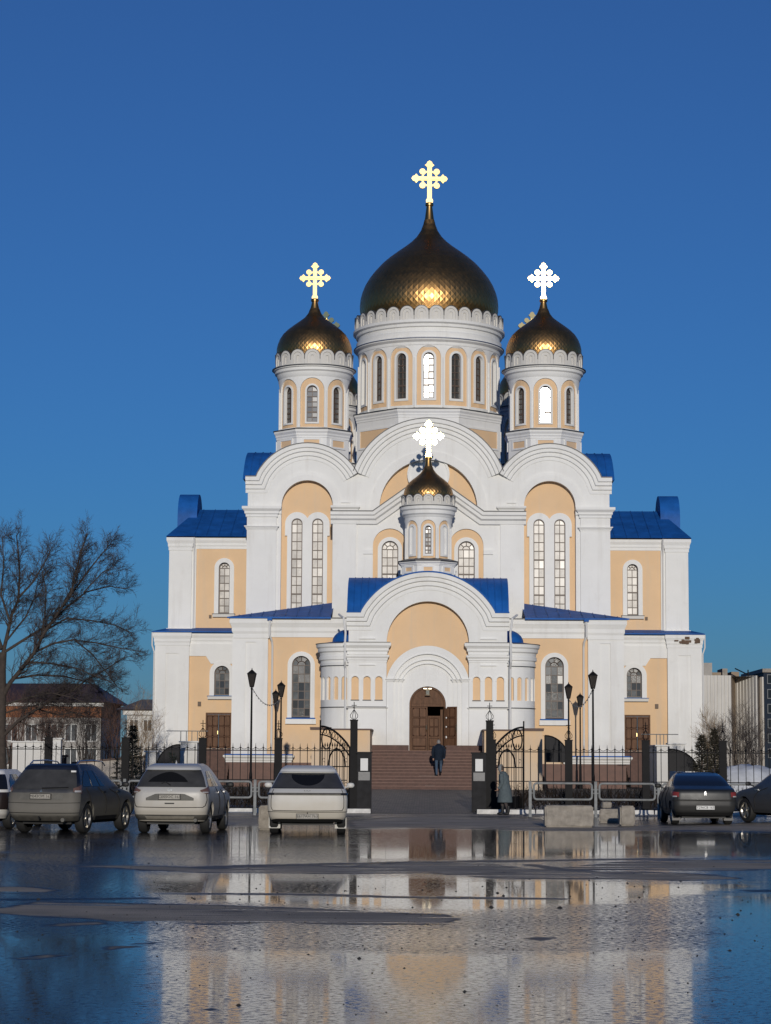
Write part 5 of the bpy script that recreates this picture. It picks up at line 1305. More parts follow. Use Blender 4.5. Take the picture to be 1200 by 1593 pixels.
    def mirror(s, y, z, m):
        W = lerp_tab(s.w, z - .05)
        for sg in (-1, 1):
            mb = MB(); c = (sg * (W + .12), y, z + .05); n1, n2 = 10, 6
            for i in range(n1):
                for j in range(n2 + 1):
                    a, b = 2 * pi * i / n1, pi * j / n2 - pi / 2
                    mb.v.append((c[0] + .10 * cos(a) * cos(b) ** .5, c[1] + .05 * sin(a) * cos(b) ** .5 + .02, c[2] + .065 * sin(b)))
            k = n2 + 1; mb.f = [(i * k + j, ((i + 1) % n1) * k + j, ((i + 1) % n1) * k + j + 1, i * k + j + 1) for i in range(n1) for j in range(n2)]
            mb.tube([(sg * (W - .05), y, z - .02), (sg * (W + .06), y, z + .02)], .02, 5)
            mb.build('door_mirror', m, s.o, 60)
def paint(name, col, dirt, amt=.5, rough=.4, metal=0.3, spec=.4):
    """car paint with road dirt that thickens towards the sills"""
    m = bpy.data.materials.new(name); m.use_nodes = True; n = m.node_tree.nodes; l = m.node_tree.links; b = n['Principled BSDF']
    tc = n.new('ShaderNodeTexCoord'); sx = n.new('ShaderNodeSeparateXYZ'); l.new(tc.outputs['Object'], sx.inputs[0])
    no = n.new('ShaderNodeTexNoise'); no.inputs['Scale'].default_value = 3.5; no.inputs['Detail'].default_value = 6; l.new(tc.outputs['Object'], no.inputs[0])
    mr = n.new('ShaderNodeMapRange'); mr.inputs[1].default_value = 1.25; mr.inputs[2].default_value = .35; mr.inputs[3].default_value = 0; mr.inputs[4].default_value = 1; l.new(sx.outputs[2], mr.inputs[0])
    ad = n.new('ShaderNodeMath'); ad.operation = 'MULTIPLY_ADD'; l.new(no.outputs[0], ad.inputs[0]); ad.inputs[1].default_value = .5; l.new(mr.outputs[0], ad.inputs[2])
    m2 = n.new('ShaderNodeMapRange'); m2.inputs[1].default_value = .25; m2.inputs[2].default_value = 1.0; m2.inputs[3].default_value = 0; m2.inputs[4].default_value = amt; l.new(ad.outputs[0], m2.inputs[0])
    mx = n.new('ShaderNodeMix'); mx.data_type = 'RGBA'; l.new(m2.outputs[0], mx.inputs[0]); mx.inputs[6].default_value = (*col, 1); mx.inputs[7].default_value = (*dirt, 1); l.new(mx.outputs[2], b.inputs['Base Color'])
    rr = n.new('ShaderNodeMapRange'); rr.inputs[3].default_value = rough; rr.inputs[4].default_value = .75; l.new(m2.outputs[0], rr.inputs[0]); l.new(rr.outputs[0], b.inputs['Roughness'])
    mt = n.new('ShaderNodeMapRange'); mt.inputs[3].default_value = metal; mt.inputs[4].default_value = 0; l.new(m2.outputs[0], mt.inputs[0]); l.new(mt.outputs[0], b.inputs['Metallic'])
    b.inputs['Specular IOR Level'].default_value = spec
    return m
CGL = mat('dusty_car_glass', (.055, .055, .055), .35, 0, .3, 3, spec=.3); CGLD = mat('dark_car_glass', (.010, .012, .016), .08, 0)
WIPED = mat('wiped_car_glass', (.010, .010, .010), .12, 0, spec=.25)
RED = mat('red_tail_lamp', (.20, .03, .025), .3); REDD = mat('dusty_tail_lamp', (.15, .085, .07), .45, 0, .3, 6); LENS = mat('clear_lamp_lens', (.55, .53, .50), .2, .3)
BPL = mat('black_plastic', (.012, .012, .012), .6); TRIM = mat('dirty_grey_trim', (.12, .115, .10), .7, 0, .3, 6); CHR = mat('dull_chrome', (.55, .55, .55), .25, .9)
SUV_YR = [(.28, .20), (.40, .06), (.55, .0), (.80, .02), (1.0, .05), (1.10, .10), (1.35, .30), (1.52, .44), (1.60, .46), (1.66, .62), (1.70, 1.0)]
SUV_YF = [(.28, 4.48), (.5, 4.62), (.75, 4.60), (.93, 4.3), (1.06, 3.5), (1.3, 3.05), (1.5, 2.7), (1.62, 2.4), (1.70, 1.95)]
SUV_W = [(.28, .79), (.40, .86), (.60, .905), (.85, .915), (1.02, .90), (1.10, .88), (1.35, .79), (1.52, .70), (1.62, .645), (1.67, .60), (1.70, .50)]
def glasshouse(c, zb, zt, u_a=1.06, u_b=1.66, m=CGLD, pill=(1.3, 1.52)):
    for sg in (-1, 1):
        us = [u_a] + list(pill) + [u_b]
        for i in range(len(us) - 1):
            a, b = us[i] + .012, us[i + 1] - .012
            lo = (lambda t: zb); hi = (lambda t: zt)
            if i == 0: hi = lambda t: zb + .05 + (zt - zb - .05) * min(1, .45 + t * .9)
            if i == len(us) - 2: hi = lambda t: zb + .02 + (zt - zb - .02) * min(1, (1 - t) * 1.35)
            c.patch('side_window', m, sg * a, sg * b, lo, hi, .005, 10, 5)
def rz_of(deg): return R(-deg)        # heading in degrees to the right of the church axis

# dark grey SUV, far left
p = gnd(62, 1297); h = 12.5
c = Car('parked_suv', p, rz_of(h), SUV_YR, SUV_YF, SUV_W, .30, 1.66, .26, 'dark blue-grey SUV with roof rails and dusty rear, at the left', paint('dark_dusty_paint', (.012, .017, .032), (.125, .118, .10), .95, .3, .2))
c.body((.88, 3.52), .36)
c.patch('rear_window', CGL, -.80, .80, 1.06, 1.52, .006); c.line('wiper', [(.0, 1.08), (.55, 1.10)], .012, BPL, .02)
for sg in (-1, 1):
    c.patch('tail_light', REDD, sg * .68, sg * 1.02, lambda t: 1.0 - .05 * t, lambda t: 1.08 + .08 * t, .012, 10, 5)
    c.patch('lamp_lens', LENS, sg * .72, sg * .98, .985, 1.03, .018, 8, 3)
c.patch('rear_quarter', paint('dusty_tailgate', (.08, .075, .066), (.165, .155, .135), .9, .5, 0, .3), -.98, .98, .46, .97, .005)
c.line('tailgate_gap', [(-.95, .74), (0, .72), (.95, .74)], .008); c.line('bumper_gap', [(-.98, .50), (0, .49), (.98, .50)], .010)
c.patch('plate_recess', TRIM, -.42, .42, .80, .97, .009); c.plate('M043OM 163', .885)
c.patch('lower_bumper', mat('dark_dusty_trim', (.075, .07, .06), .7, 0, .4, 6), -1.0, 1.0, .31, .43, .012)
em = MB(); q = c.S(0, 1.01, .03)
for a in (90, 210, 330):
    d = Vector((cos(R(a)), 0, sin(R(a)))) * .03; n_ = Vector((-sin(R(a)), 0, cos(R(a)))) * .016
    em.add([q, q + d * .6 + n_, q + d * 1.25, q + d * .6 - n_], [(0, 1, 2, 3)])
em.build('emblem', CHR, c.o)
glasshouse(c, 1.12, 1.50); c.mirror(3.05, 1.10, BPL)
for sg in (-1, 1):
    MB().tube([(sg * .60, .75, 1.64), (sg * .60, .95, 1.73), (sg * .61, 1.8, 1.745), (sg * .60, 2.5, 1.71), (sg * .59, 2.7, 1.62)], .018, 6).build('roof_rail', CHR, c.o, 50)
    for yy in (1.75, 2.75): MB().box(sg * (lerp_tab(SUV_W, .98)) - .02, sg * (lerp_tab(SUV_W, .98)) + .025, yy, yy + .18, .96, 1.0).build('door_handle', BPL, c.o)
    c.line('door_gap', [(sg * 1.47, .45), (sg * 1.47, 1.1)]); c.line('door_gap', [(sg * 1.72, .45), (sg * 1.72, 1.05)]); c.line('door_gap', [(sg * 1.2, .6), (sg * 1.16, 1.1)])
    c.patch('sill_trim', BPL, sg * 1.3, sg * 1.7, .30, .40, .01)
MB().tube([(.55, .05, .33), (.55, .2, .33)], .05, 10).build('exhaust_pipe', TRIM, c.o); MB().tube([(0, .0, .36), (0, -.09, .36), (0, -.1, .42)], .02, 6).build('tow_bar', BPL, c.o)
MB().box(.60, .72, .42, .47, 1.46, 1.50).build('sticker', mat('white_paper', (.72, .72, .70), .7), c.o)

# silver SUV
p = gnd(263, 1297.5)
c = Car('parked_suv', p, rz_of(3.2), SUV_YR, SUV_YF, SUV_W, .30, 1.68, .27, 'silver-beige SUV with brown tail lamps and a dusty number plate', paint('silver_dusty_paint', (.46, .46, .45), (.42, .38, .31), .8, .32, .15))
c.body((.86, 3.56), .36)
c.patch('rear_window', CGL, -.83, .83, 1.12, 1.52, .006)
wp = [(-.42 + .84 * t / 14) for t in range(15)]
c.patch('wiped_glass', WIPED, -.5, .36, 1.24, lambda t: 1.26 + .22 * sin(pi * min(1, max(0, t))) ** .6, .010, 16, 4)
c.line('wiper', [(.0, 1.16), (-.12, 1.24), (-.2, 1.2)], .012, BPL, .02)
c.patch('roof_spoiler', c.paint, -.8, .8, 1.53, 1.60, .05)
for sg in (-1, 1):
    c.patch('tail_light', REDD, sg * .62, sg * 1.06, lambda t: 1.02 - .06 * sin(pi * t), lambda t: 1.05 + .10 * t, .014, 12, 5)
    c.patch('lamp_lens', LENS, sg * .68, sg * .90, .985, 1.01, .02, 8, 3)
c.line('tailgate_gap', [(-.80, 1.02), (-.84, .80), (-.78, .68), (-.70, .64), (0, .63), (.70, .64), (.78, .68), (.84, .80), (.80, 1.02)], .008)
c.patch('plate_recess', TRIM, -.45, .45, lambda t: .80, lambda t: .86 + .10 * min(1, min(t, 1 - t) * 5), .008, 16); c.plate('C005OC 163', .885)
q = c.S(0, 1.045, .03); MB().tube([(q.x + .045 * cos(a * pi / 8), q.y, q.z + .045 * sin(a * pi / 8)) for a in range(17)], .007, 5).box(q.x - .06, q.x + .06, q.y - .006, q.y + .006, q.z - .01, q.z + .01).build('emblem', CHR, c.o)
c.patch('lower_bumper', mat('dark_dusty_trim', (.075, .07, .06), .7, 0, .4, 6), -1.0, 1.0, .33, .46, .012); c.patch('skid_plate', mat('dusty_trim', (.24, .22, .18), .7, 0, .2, 6), -.5, .5, .34, .42, .025)
c.patch('tailgate_handle', BPL, -.09, .09, .715, .745, .008)
glasshouse(c, 1.13, 1.50); c.mirror(3.1, 1.10, BPL)
for sg in (-1, 1):
    for yy in (1.75, 2.75): MB().box(sg * lerp_tab(SUV_W, .98) - .02, sg * lerp_tab(SUV_W, .98) + .025, yy, yy + .18, .96, 1.0).build('door_handle', CHR, c.o)
    c.line('door_gap', [(sg * 1.47, .45), (sg * 1.47, 1.1)]); c.line('door_gap', [(sg * 1.72, .45), (sg * 1.72, 1.05)])
    c.patch('sill_trim', BPL, sg * 1.3, sg * 1.7, .30, .40, .01)
MB().add([(-.02, .9, 1.68), (.02, .9, 1.68), (.0, 1.12, 1.68), (0, .88, 1.77)], [(0, 1, 3), (1, 2, 3), (2, 0, 3)]).build('roof_aerial', c.paint, c.o)
MB().tube([(.62, .06, .33), (.62, .25, .33)], .045, 10).build('exhaust_pipe', TRIM, c.o)

# white crossover, rear on
p = gnd(478, 1299)
XW = [(.28, .84), (.40, .92), (.60, .96), (.85, .965), (1.0, .945), (1.08, .91), (1.30, .80), (1.50, .70), (1.58, .66), (1.64, .58), (1.67, .48)]
XR = [(.28, .22), (.40, .08), (.55, .0), (.80, .0), (.98, .03), (1.06, .14), (1.12, .24), (1.30, .52), (1.50, .82), (1.56, .86), (1.62, 1.0), (1.67, 1.5)]
XF = [(.28, 4.6), (.5, 4.75), (.75, 4.72), (.93, 4.4), (1.06, 3.6), (1.3, 3.1), (1.5, 2.8), (1.62, 2.5), (1.67, 2.2)]
c = Car('parked_crossover', p, rz_of(-2.2), XR, XF, XW, .30, 1.65, .30, 'dusty white crossover parked rear-on with a full-width dark light bar', paint('white_dusty_paint', (.60, .60, .58), (.52, .47, .38), .8, .4, .0))
c.body((.92, 3.8), .37)
c.patch('rear_window', CGLD, -.86, .86, 1.10, 1.47, .006)
c.patch('dust_film', CGL, -.84, .84, 1.115, 1.455, .010)
c.patch('wiped_glass', WIPED, -.46, .46, lambda t: 1.43 - .26 * sin(pi * t) ** .7, lambda t: 1.44, .014, 18, 4)
c.patch('roof_spoiler', c.paint, -.78, .78, 1.50, 1.575, .06)
c.patch('light_bar', mat('smoked_light_bar', (.022, .022, .022), .3, spec=.3), -1.0, 1.0, .945, 1.0, .014, 24)
c.patch('light_bar_dust', mat('dusty_light_bar', (.13, .12, .10), .7, 0, .3, 6), -.66, .66, .953, .990, .02, 16)
c.line('tailgate_gap', [(-.74, 1.08), (-.745, .66), (-.70, .58), (0, .57), (.70, .58), (.745, .66), (.74, 1.08)], .005)
c.line('bumper_gap', [(-.99, .55), (0, .54), (.99, .55)], .004)
c.plate('E617AH 763', .44); q = c.S(0, .52, .02); MB().lathe([(.001, -.015), (.015, 0), (.001, .015)], q.x, q.y, 8).build('camera_lens', BPL, c.o).location = (0, 0, .52)
c.patch('diffuser', BPL, -.86, .86, .30, lambda t: .35 + .03 * min(1, min(t, 1 - t) * 8), .014, 18)
lt = MB()
for i, x in enumerate((-.055, -.03, -.008, .015, .04)): q = c.S(x / .9, 1.045, .004); lt.box(q.x - .008, q.x + .008, q.y - .006, q.y + .004, q.z - .012, q.z + .012 - (.01 if i % 2 else 0))
lt.build('badge', BPL, c.o)
glasshouse(c, 1.10, 1.46); c.mirror(3.2, 1.10, c.paint)
for sg in (-1, 1):
    MB().box(sg * .80 - .14, sg * .80 + .14, .62, .64, .14, .40).build('mud_flap', mat('white_mud_flap', (.5, .49, .45), .6), c.o)

# dark sedan on the right
p = gnd(1098, 1284)
DR_ = [(.24, .22), (.40, .06), (.55, .0), (.75, .01), (.92, .03), (1.0, .06), (1.06, .30), (1.09, .62), (1.25, 1.0), (1.38, 1.4), (1.45, 1.7), (1.50, 2.1)]
DF_ = [(.24, 4.5), (.5, 4.68), (.7, 4.62), (.86, 4.2), (1.0, 3.4), (1.25, 2.95), (1.4, 2.65), (1.5, 2.35)]
DW_ = [(.24, .78), (.45, .88), (.7, .905), (.9, .90), (1.02, .87), (1.09, .84), (1.25, .765), (1.38, .69), (1.45, .62), (1.50, .5)]
c = Car('parked_sedan', p, rz_of(-.6), DR_, DF_, DW_, .27, 1.485, .24, 'dark grey sedan with red tail lamps and a bright number plate', paint('dark_sedan_paint', (.020, .024, .028), (.055, .052, .047), .6, .25, .4))
c.body((.95, 3.65), .32)
c.patch('rear_window', CGLD, -.86, .86, 1.12, 1.425, .006)
for sg in (-1, 1):
    c.patch('tail_light', RED, sg * .60, sg * 1.14, lambda t: .80 + .02 * t, lambda t: .93 + .03 * t, .012, 12, 5)
    c.patch('lamp_lens', LENS, sg * .68, sg * .9, .795, .83, .018, 8, 3)
    c.line('door_gap', [(sg * 1.44, .4), (sg * 1.44, 1.05)]); c.line('door_gap', [(sg * 1.7, .4), (sg * 1.7, 1.02)])
    MB().box(sg * .74 - .13, sg * .74 + .13, .66, .68, .12, .34).build('mud_flap', mat('grey_mud_flap', (.17, .165, .16), .7), c.o)
c.line('boot_gap', [(-.66, 1.0), (-.66, .72), (0, .71), (.66, .72), (.66, 1.0)], .006); c.line('bumper_gap', [(-.98, .70), (-.66, .69), (.66, .69), (.98, .70)], .006)
c.plate('Y296CB 163', .50, dirty=False)
q = c.S(0, .90, .014)      # small rearing-animal badge, a silver outline only a few pixels high
MB().plate([(x * .055, z * .055) for x, z in ((-.5, -1), (-.2, -1), (0, -.3), (.3, -1), (.7, -1), (.35, 0), (.75, -.1), (.8, .15), (.4, .3), (.5, .9), (.1, 1.1), (-.35, .8), (-.6, .1), (-.3, -.3))], (), -.006, .006).build('emblem', CHR, c.o).location = q
c.patch('lower_bumper', BPL, -.9, .9, .275, .36, .010)
glasshouse(c, 1.07, 1.41, 1.12, 1.66); c.mirror(3.0, 1.03, BPL)

# blue-silver SUV cut by the right edge (seen from its left flank)
p = gnd(1303, 1284)
c = Car('parked_suv', p, R(24), SUV_YR, SUV_YF, SUV_W, .30, 1.68, .27, 'blue-silver SUV cut off by the right edge of the picture', paint('blue_silver_paint', (.05, .065, .09), (.09, .085, .08), .6, .3, .3))
c.body((.86, 3.56), .36); glasshouse(c, 1.13, 1.50); c.mirror(3.1, 1.10, BPL); c.patch('rear_window', CGL, -.83, .83, 1.12, 1.52, .006)
for sg in (-1, 1):
    c.line('door_gap', [(sg * 1.47, .45), (sg * 1.47, 1.1)]); c.line('door_gap', [(sg * 1.72, .45), (sg * 1.72, 1.05)]); c.patch('tail_light', RED, sg * .62, sg * 1.06, .98, 1.1, .014)
    for yy in (1.75, 2.75): MB().box(sg * lerp_tab(SUV_W, .98) - .02, sg * lerp_tab(SUV_W, .98) + .025, yy, yy + .18, .96, 1.0).build('door_handle', CHR, c.o)
# white car cut by the left edge
p = gnd(-47, 1290)
c = Car('parked_car', p, rz_of(6), [(z * .92, y) for z, y in SUV_YR], [(z * .92, y) for z, y in SUV_YF], [(z * .92, y) for z, y in SUV_W], .27, 1.50, .3, 'white car mostly cut off by the left edge of the picture', paint('white_paint', (.66, .66, .65), (.4, .38, .33), .4, .35, 0))
c.body((.86, 3.5), .33); c.patch('rear_window', CGLD, -.9, .9, 1.0, 1.38, .006); glasshouse(c, 1.04, 1.38)
for sg in (-1, 1): c.patch('tail_light', mat('black_tail_lamp', (.02, .015, .015), .25), sg * .6, sg * 1.08, .50, .93, .014)

# ------------------------------------------------------------------ people
def skin_body(name, joints, edges, m, parent, sub=2):
    me = bpy.data.meshes.new(name); me.from_pydata([j[0] for j in joints], edges, []); o = bpy.data.objects.new(name, me); COL.objects.link(o); o.parent = parent
    sk = o.modifiers.new('s', 'SKIN'); sk.use_smooth_shade = True
    for i, j in enumerate(joints): me.skin_vertices[0].data[i].radius = (j[1], j[2] if len(j) > 2 else j[1])
    me.skin_vertices[0].data[0].use_root = True
    o.modifiers.new('u', 'SUBSURF').levels = sub; o.modifiers['u'].render_levels = sub
    bpy.context.view_layer.update(); dg = bpy.context.evaluated_depsgraph_get(); m2 = bpy.data.meshes.new_from_object(o.evaluated_get(dg)); o.modifiers.clear(); o.data = m2
    m2.materials.clear(); m2.materials.append(m); m2.shade_smooth(); return o
def sphere(mb, c, rx, ry, rz, n=12, k=8):
    b = len(mb.v); mb.v += [(c[0] + rx * cos(2 * pi * i / n) * sin(pi * j / k), c[1] + ry * sin(2 * pi * i / n) * sin(pi * j / k), c[2] + rz * cos(pi * j / k)) for j in range(k + 1) for i in range(n)]
    mb.f += [(b + j * n + i, b + j * n + (i + 1) % n, b + (j + 1) * n + (i + 1) % n, b + (j + 1) * n + i) for j in range(k) for i in range(n)]; return mb
SKIN = mat('skin', (.42, .24, .17), .6); DENIM = mat('faded_denim', (.045, .075, .12), .85, 0, .25, 12); NAVY = mat('navy_jacket', (.010, .017, .030), .85, 0, .25, 10, .3, 25, spec=.2)
def hand(o, c, fwd, side):
    """palm with four bent fingers and a thumb"""
    f = Vector(fwd).normalized(); s_ = Vector(side).normalized(); mb = MB(); c = Vector(c)
    sphere(mb, c, .035, .028, .05)
    for k in range(4):
        b = c + f * .035 + s_ * (.024 - .016 * k); L = (.055, .065, .06, .045)[k]
        mb.tube([b, b + f * L * .6, b + f * L * .95 + Vector((0, .025, .01))], [.0095, .0088, .007], 5)
    mb.tube([c + s_ * .03, c + s_ * .05 + f * .03, c + s_ * .045 + f * .055], [.011, .0095, .008], 5)
    mb.build('hand', SKIN, o, 60)
def head(o, c, yaw_dir, hair, bald=True, s=1.0):
    """head with ears, nose, brow and hair; faces +y before rotation"""
    mb = sphere(MB(), (c[0], c[1], c[2]), .078 * s, .098 * s, .118 * s, 16, 12)
    for sg in (-1, 1): sphere(mb, (c[0] + sg * .08 * s, c[1] - .005, c[2] - .01), .014, .024, .034, 8, 6)
    sphere(mb, (c[0], c[1] + .10 * s, c[2] - .02), .016, .022, .03, 8, 6); sphere(mb, (c[0], c[1] + .055, c[2] - .085), .05, .04, .035, 8, 6)
    mb.build('head', SKIN, o, 60)
    fc = MB()
    for sg in (-1, 1): sphere(fc, (c[0] + sg * .03, c[1] + .088 * s, c[2] + .01), .011, .009, .008, 8, 6)
    fc.box(c[0] - .022, c[0] + .022, c[1] + .085 * s, c[1] + .094 * s, c[2] - .066, c[2] - .06)
    fc.build('face_features', mat('dark_features', (.05, .025, .02), .6), o)
    hb = MB(); b0 = len(hb.v)
    for j in range(7):
        for i in range(16):
            a = 2 * pi * i / 16; t = pi * .5 * j / 6 * (1.25 if sin(a) < .2 else .75)
            hb.v.append((c[0] + .084 * s * cos(a) * sin(t), c[1] + (.104 * s) * sin(a) * sin(t) - .006, c[2] + .124 * s * cos(t) + .003))
    hb.f = [(j * 16 + i, j * 16 + (i + 1) % 16, (j + 1) * 16 + (i + 1) % 16, (j + 1) * 16 + i) for j in range(6) for i in range(16)]
    hb.build('hair', hair, o, 60)
# man climbing the steps, back to the camera, stooped
mx_ = at(682.5, 1205, 104.2); ystep = yb_ + 3 * tr_ + .35; zst = ZG + rise * 4
MAN = tag(empty('person', (mx_.x, ystep, zst)), 'person in dark blue jacket and jeans walking up the granite steps', 'person')
s1 = rise
J = [((0, .05, .90), .155, .11), ((0, .09, 1.08), .165, .115), ((0, .15, 1.26), .19, .12), ((0, .20, 1.40), .15, .10), ((0, .24, 1.48), .055), ((0, .27, 1.52), .05),
     ((.10, .05, .84), .10), ((.11, .20, .52 + s1 * .4), .072), ((.10, .17, .13 + s1), .048), ((.10, .30, .05 + s1), .038),
     ((-.10, .03, .84), .10), ((-.10, .06, .47), .070), ((-.09, -.04, .10), .048), ((-.09, .08, .04), .038),
     ((.20, .17, 1.36), .075), ((.27, .12, 1.10), .058), ((.25, .20, .88), .045), ((.24, .23, .80), .038),
     ((-.20, .17, 1.36), .075), ((-.27, .12, 1.10), .058), ((-.25, .22, .90), .045), ((-.24, .26, .82), .038)]
E = [(0, 1), (1, 2), (2, 3), (3, 4), (4, 5), (0, 6), (6, 7), (7, 8), (8, 9), (0, 10), (10, 11), (11, 12), (12, 13), (3, 14), (14, 15), (15, 16), (16, 17), (3, 18), (18, 19), (19, 20), (20, 21)]
skin_body('body', J, E, DENIM, MAN)
def shell(o, rows, m, name, n=20):
    """garment as a tapered tube of ellipses [(x,y,z,rx,ry)]"""
    mb = MB()
    for (x, y, z, rx, ry) in rows:
        for i in range(n):
            a = 2 * pi * i / n; k = 1 + .03 * sin(a * 5 + z * 9)
            mb.v.append((x + rx * k * cos(a), y + ry * k * sin(a), z))
    mb.f = [(j * n + i, j * n + (i + 1) % n, (j + 1) * n + (i + 1) % n, (j + 1) * n + i) for j in range(len(rows) - 1) for i in range(n)]
    mb.f.append(tuple((len(rows) - 1) * n + i for i in range(n))); return mb.build(name, m, o, 60)
shell(MAN, [(0, .05, .76, .20, .16), (0, .06, .84, .205, .165), (0, .08, 1.0, .205, .165), (0, .13, 1.2, .235, .17), (0, .17, 1.34, .245, .165), (0, .20, 1.43, .19, .14), (0, .23, 1.49, .10, .10), (0, .24, 1.52, .07, .075)], NAVY, 'jacket')
for sg in (-1, 1):
    MB().tube([(sg * .19, .17, 1.39), (sg * .245, .15, 1.25), (sg * .275, .12, 1.10), (sg * .262, .17, .98), (sg * .25, .21, .87)], [.085, .085, .072, .064, .058], 10).build('sleeve', NAVY, MAN, 60)
    hand(MAN, (sg * .245, .24, .82), (0, .2, -1), (-sg, 0, 0))
    ft = (.10, .30, s1) if sg > 0 else (-.09, .07, 0)
    sphere(MB(), (ft[0], ft[1] - .04, ft[2] + .052), .052, .14, .05).build('shoe', BPL, MAN, 60)
head(MAN, (0, .33, 1.58), 0, mat('grey_hair', (.25, .24, .23), .8, 0, .3, 30))
# woman in a long grey-blue coat with hood, walking left past the gate
wp_ = gnd(786, 1268); WO = tag(empty('person', (wp_.x, wp_.y, 0), R(68)), 'person in a long grey-blue hooded coat and dark boots walking by the gate', 'person')
COAT = mat('grey_blue_coat', (.10, .125, .135), .9, 0, .2, 14, .4, 18, spec=.15)
J = [((0, 0, .84), .13, .11), ((0, .02, 1.05), .13, .10), ((0, .05, 1.25), .15, .10), ((0, .08, 1.36), .10, .08), ((0, .10, 1.43), .05), ((0, .11, 1.46), .045),
     ((.08, .02, .80), .085), ((.08, .13, .44), .062), ((.08, .10, .10), .045), ((.08, .22, .04), .036),
     ((-.08, -.02, .80), .085), ((-.08, -.03, .44), .062), ((-.08, -.16, .10), .045), ((-.08, -.05, .04), .036),
     ((.17, .06, 1.31), .06), ((.22, .03, 1.07), .05), ((.18, .20, .90), .04), ((.17, .26, .88), .034), ((-.17, .06, 1.31), .06), ((-.22, .02, 1.07), .05), ((-.19, .14, .88), .04), ((-.18, .18, .84), .034)]
skin_body('body', J, E, mat('dark_tights', (.05, .04, .038), .8), WO)
shell(WO, [(0, 0, .42, .24, .25), (0, 0, .50, .245, .25), (0, .0, .80, .215, .21), (0, .02, 1.02, .20, .175), (0, .04, 1.2, .22, .17), (0, .05, 1.32, .20, .15), (0, .07, 1.40, .12, .11), (0, .08, 1.44, .08, .085)], COAT, 'coat')
for sg in (-1, 1):
    e = (.22, .03, 1.07) if sg > 0 else (-.22, .02, 1.07); wv = (.18, .20, .90) if sg > 0 else (-.19, .14, .88)
    MB().tube([(sg * .165, .06, 1.34), (sg * .215, .05, 1.2), e, ((e[0] + wv[0]) / 2, (e[1] + wv[1]) / 2, (e[2] + wv[2]) / 2), wv], [.078, .075, .068, .062, .058], 10).build('sleeve', COAT, WO, 60)
    hand(WO, (wv[0], wv[1] + .05, wv[2] - .03), (0, .7, -.6), (-sg, 0, 0))
    fy = .14 if sg > 0 else -.12
    bt = MB().tube([(sg * .08, fy - .03, .30), (sg * .08, fy - .02, .12), (sg * .08, fy, .06)], [.062, .055, .05], 10); sphere(bt, (sg * .08, fy + .06, .045), .046, .12, .045); bt.build('boot', BPL, WO, 60)
head(WO, (0, .14, 1.52), 0, mat('brown_hair', (.06, .04, .03), .8), s=.95)
hd = MB()
for j in range(9):
    for i in range(20):
        t = pi * j / 8; a = pi * .04 + pi * 1.92 * i / 19
        hd.v.append((.118 * sin(t) * sin(a), .115 - .13 * sin(t) * cos(a) * -1 * -1, 1.53 + .15 * cos(t)))
hd.f = [(j * 20 + i, j * 20 + i + 1, (j + 1) * 20 + i + 1, (j + 1) * 20 + i) for j in range(8) for i in range(4, 15)]
hd.build('hood', mat('pale_knit_hood', (.24, .25, .25), .9, 0, .2, 20), WO, 60)

# ------------------------------------------------------------------ trees and shrubs
BARK = mat('grey_brown_bark', (.055, .042, .034), .9, 0, .35, 6, .6, 20); TWIG = mat('dark_twigs', (.046, .036, .033), .9); TWIGR = mat('reddish_twigs', (.11, .058, .042), .9)
TWIGY = mat('straw_twigs', (.24, .16, .085), .9); NEEDLE = mat('dark_needles', (.010, .018, .012), .8, 0, .4, 6); NEEDLEB = mat('brown_green_needles', (.030, .026, .014), .8, 0, .4, 6)
rnd = random.Random(11)
def rv(): return Vector((rnd.gauss(0, 1), rnd.gauss(0, 1), rnd.gauss(0, 1))).normalized()
def grow(mb, p, d, L, r, lev, up=.15, nch=5, wig=.22):
    """one branch as a wavering tapered tube, then its children"""
    n = 5 if lev > 1 else 4; pts = [p.copy()]; q = p.copy(); dd = d.copy()
    for i in range(n):
        dd = (dd + rv() * wig + Vector((0, 0, up * .25))).normalized(); q = q + dd * L / n; pts.append(q.copy())
    mb.tube(pts, [r * (1 - .72 * i / n) for i in range(n + 1)], 5 if lev > 1 else 3, False)
    if lev <= 0: return
    for k in range(nch):
        t = .22 + .78 * (k + rnd.random()) / nch; i = min(int(t * n), n - 1); b = pts[i].lerp(pts[i + 1], t * n - i)
        ax = (pts[i + 1] - pts[i]).normalized(); side = ax.cross(rv()).normalized(); an = R(rnd.uniform(22, 55))
        grow(mb, b, (ax * cos(an) + side * sin(an)).normalized(), L * rnd.uniform(.38, .62), max(.004, r * (1 - .7 * t) * .62), lev - 1, up, nch, wig)
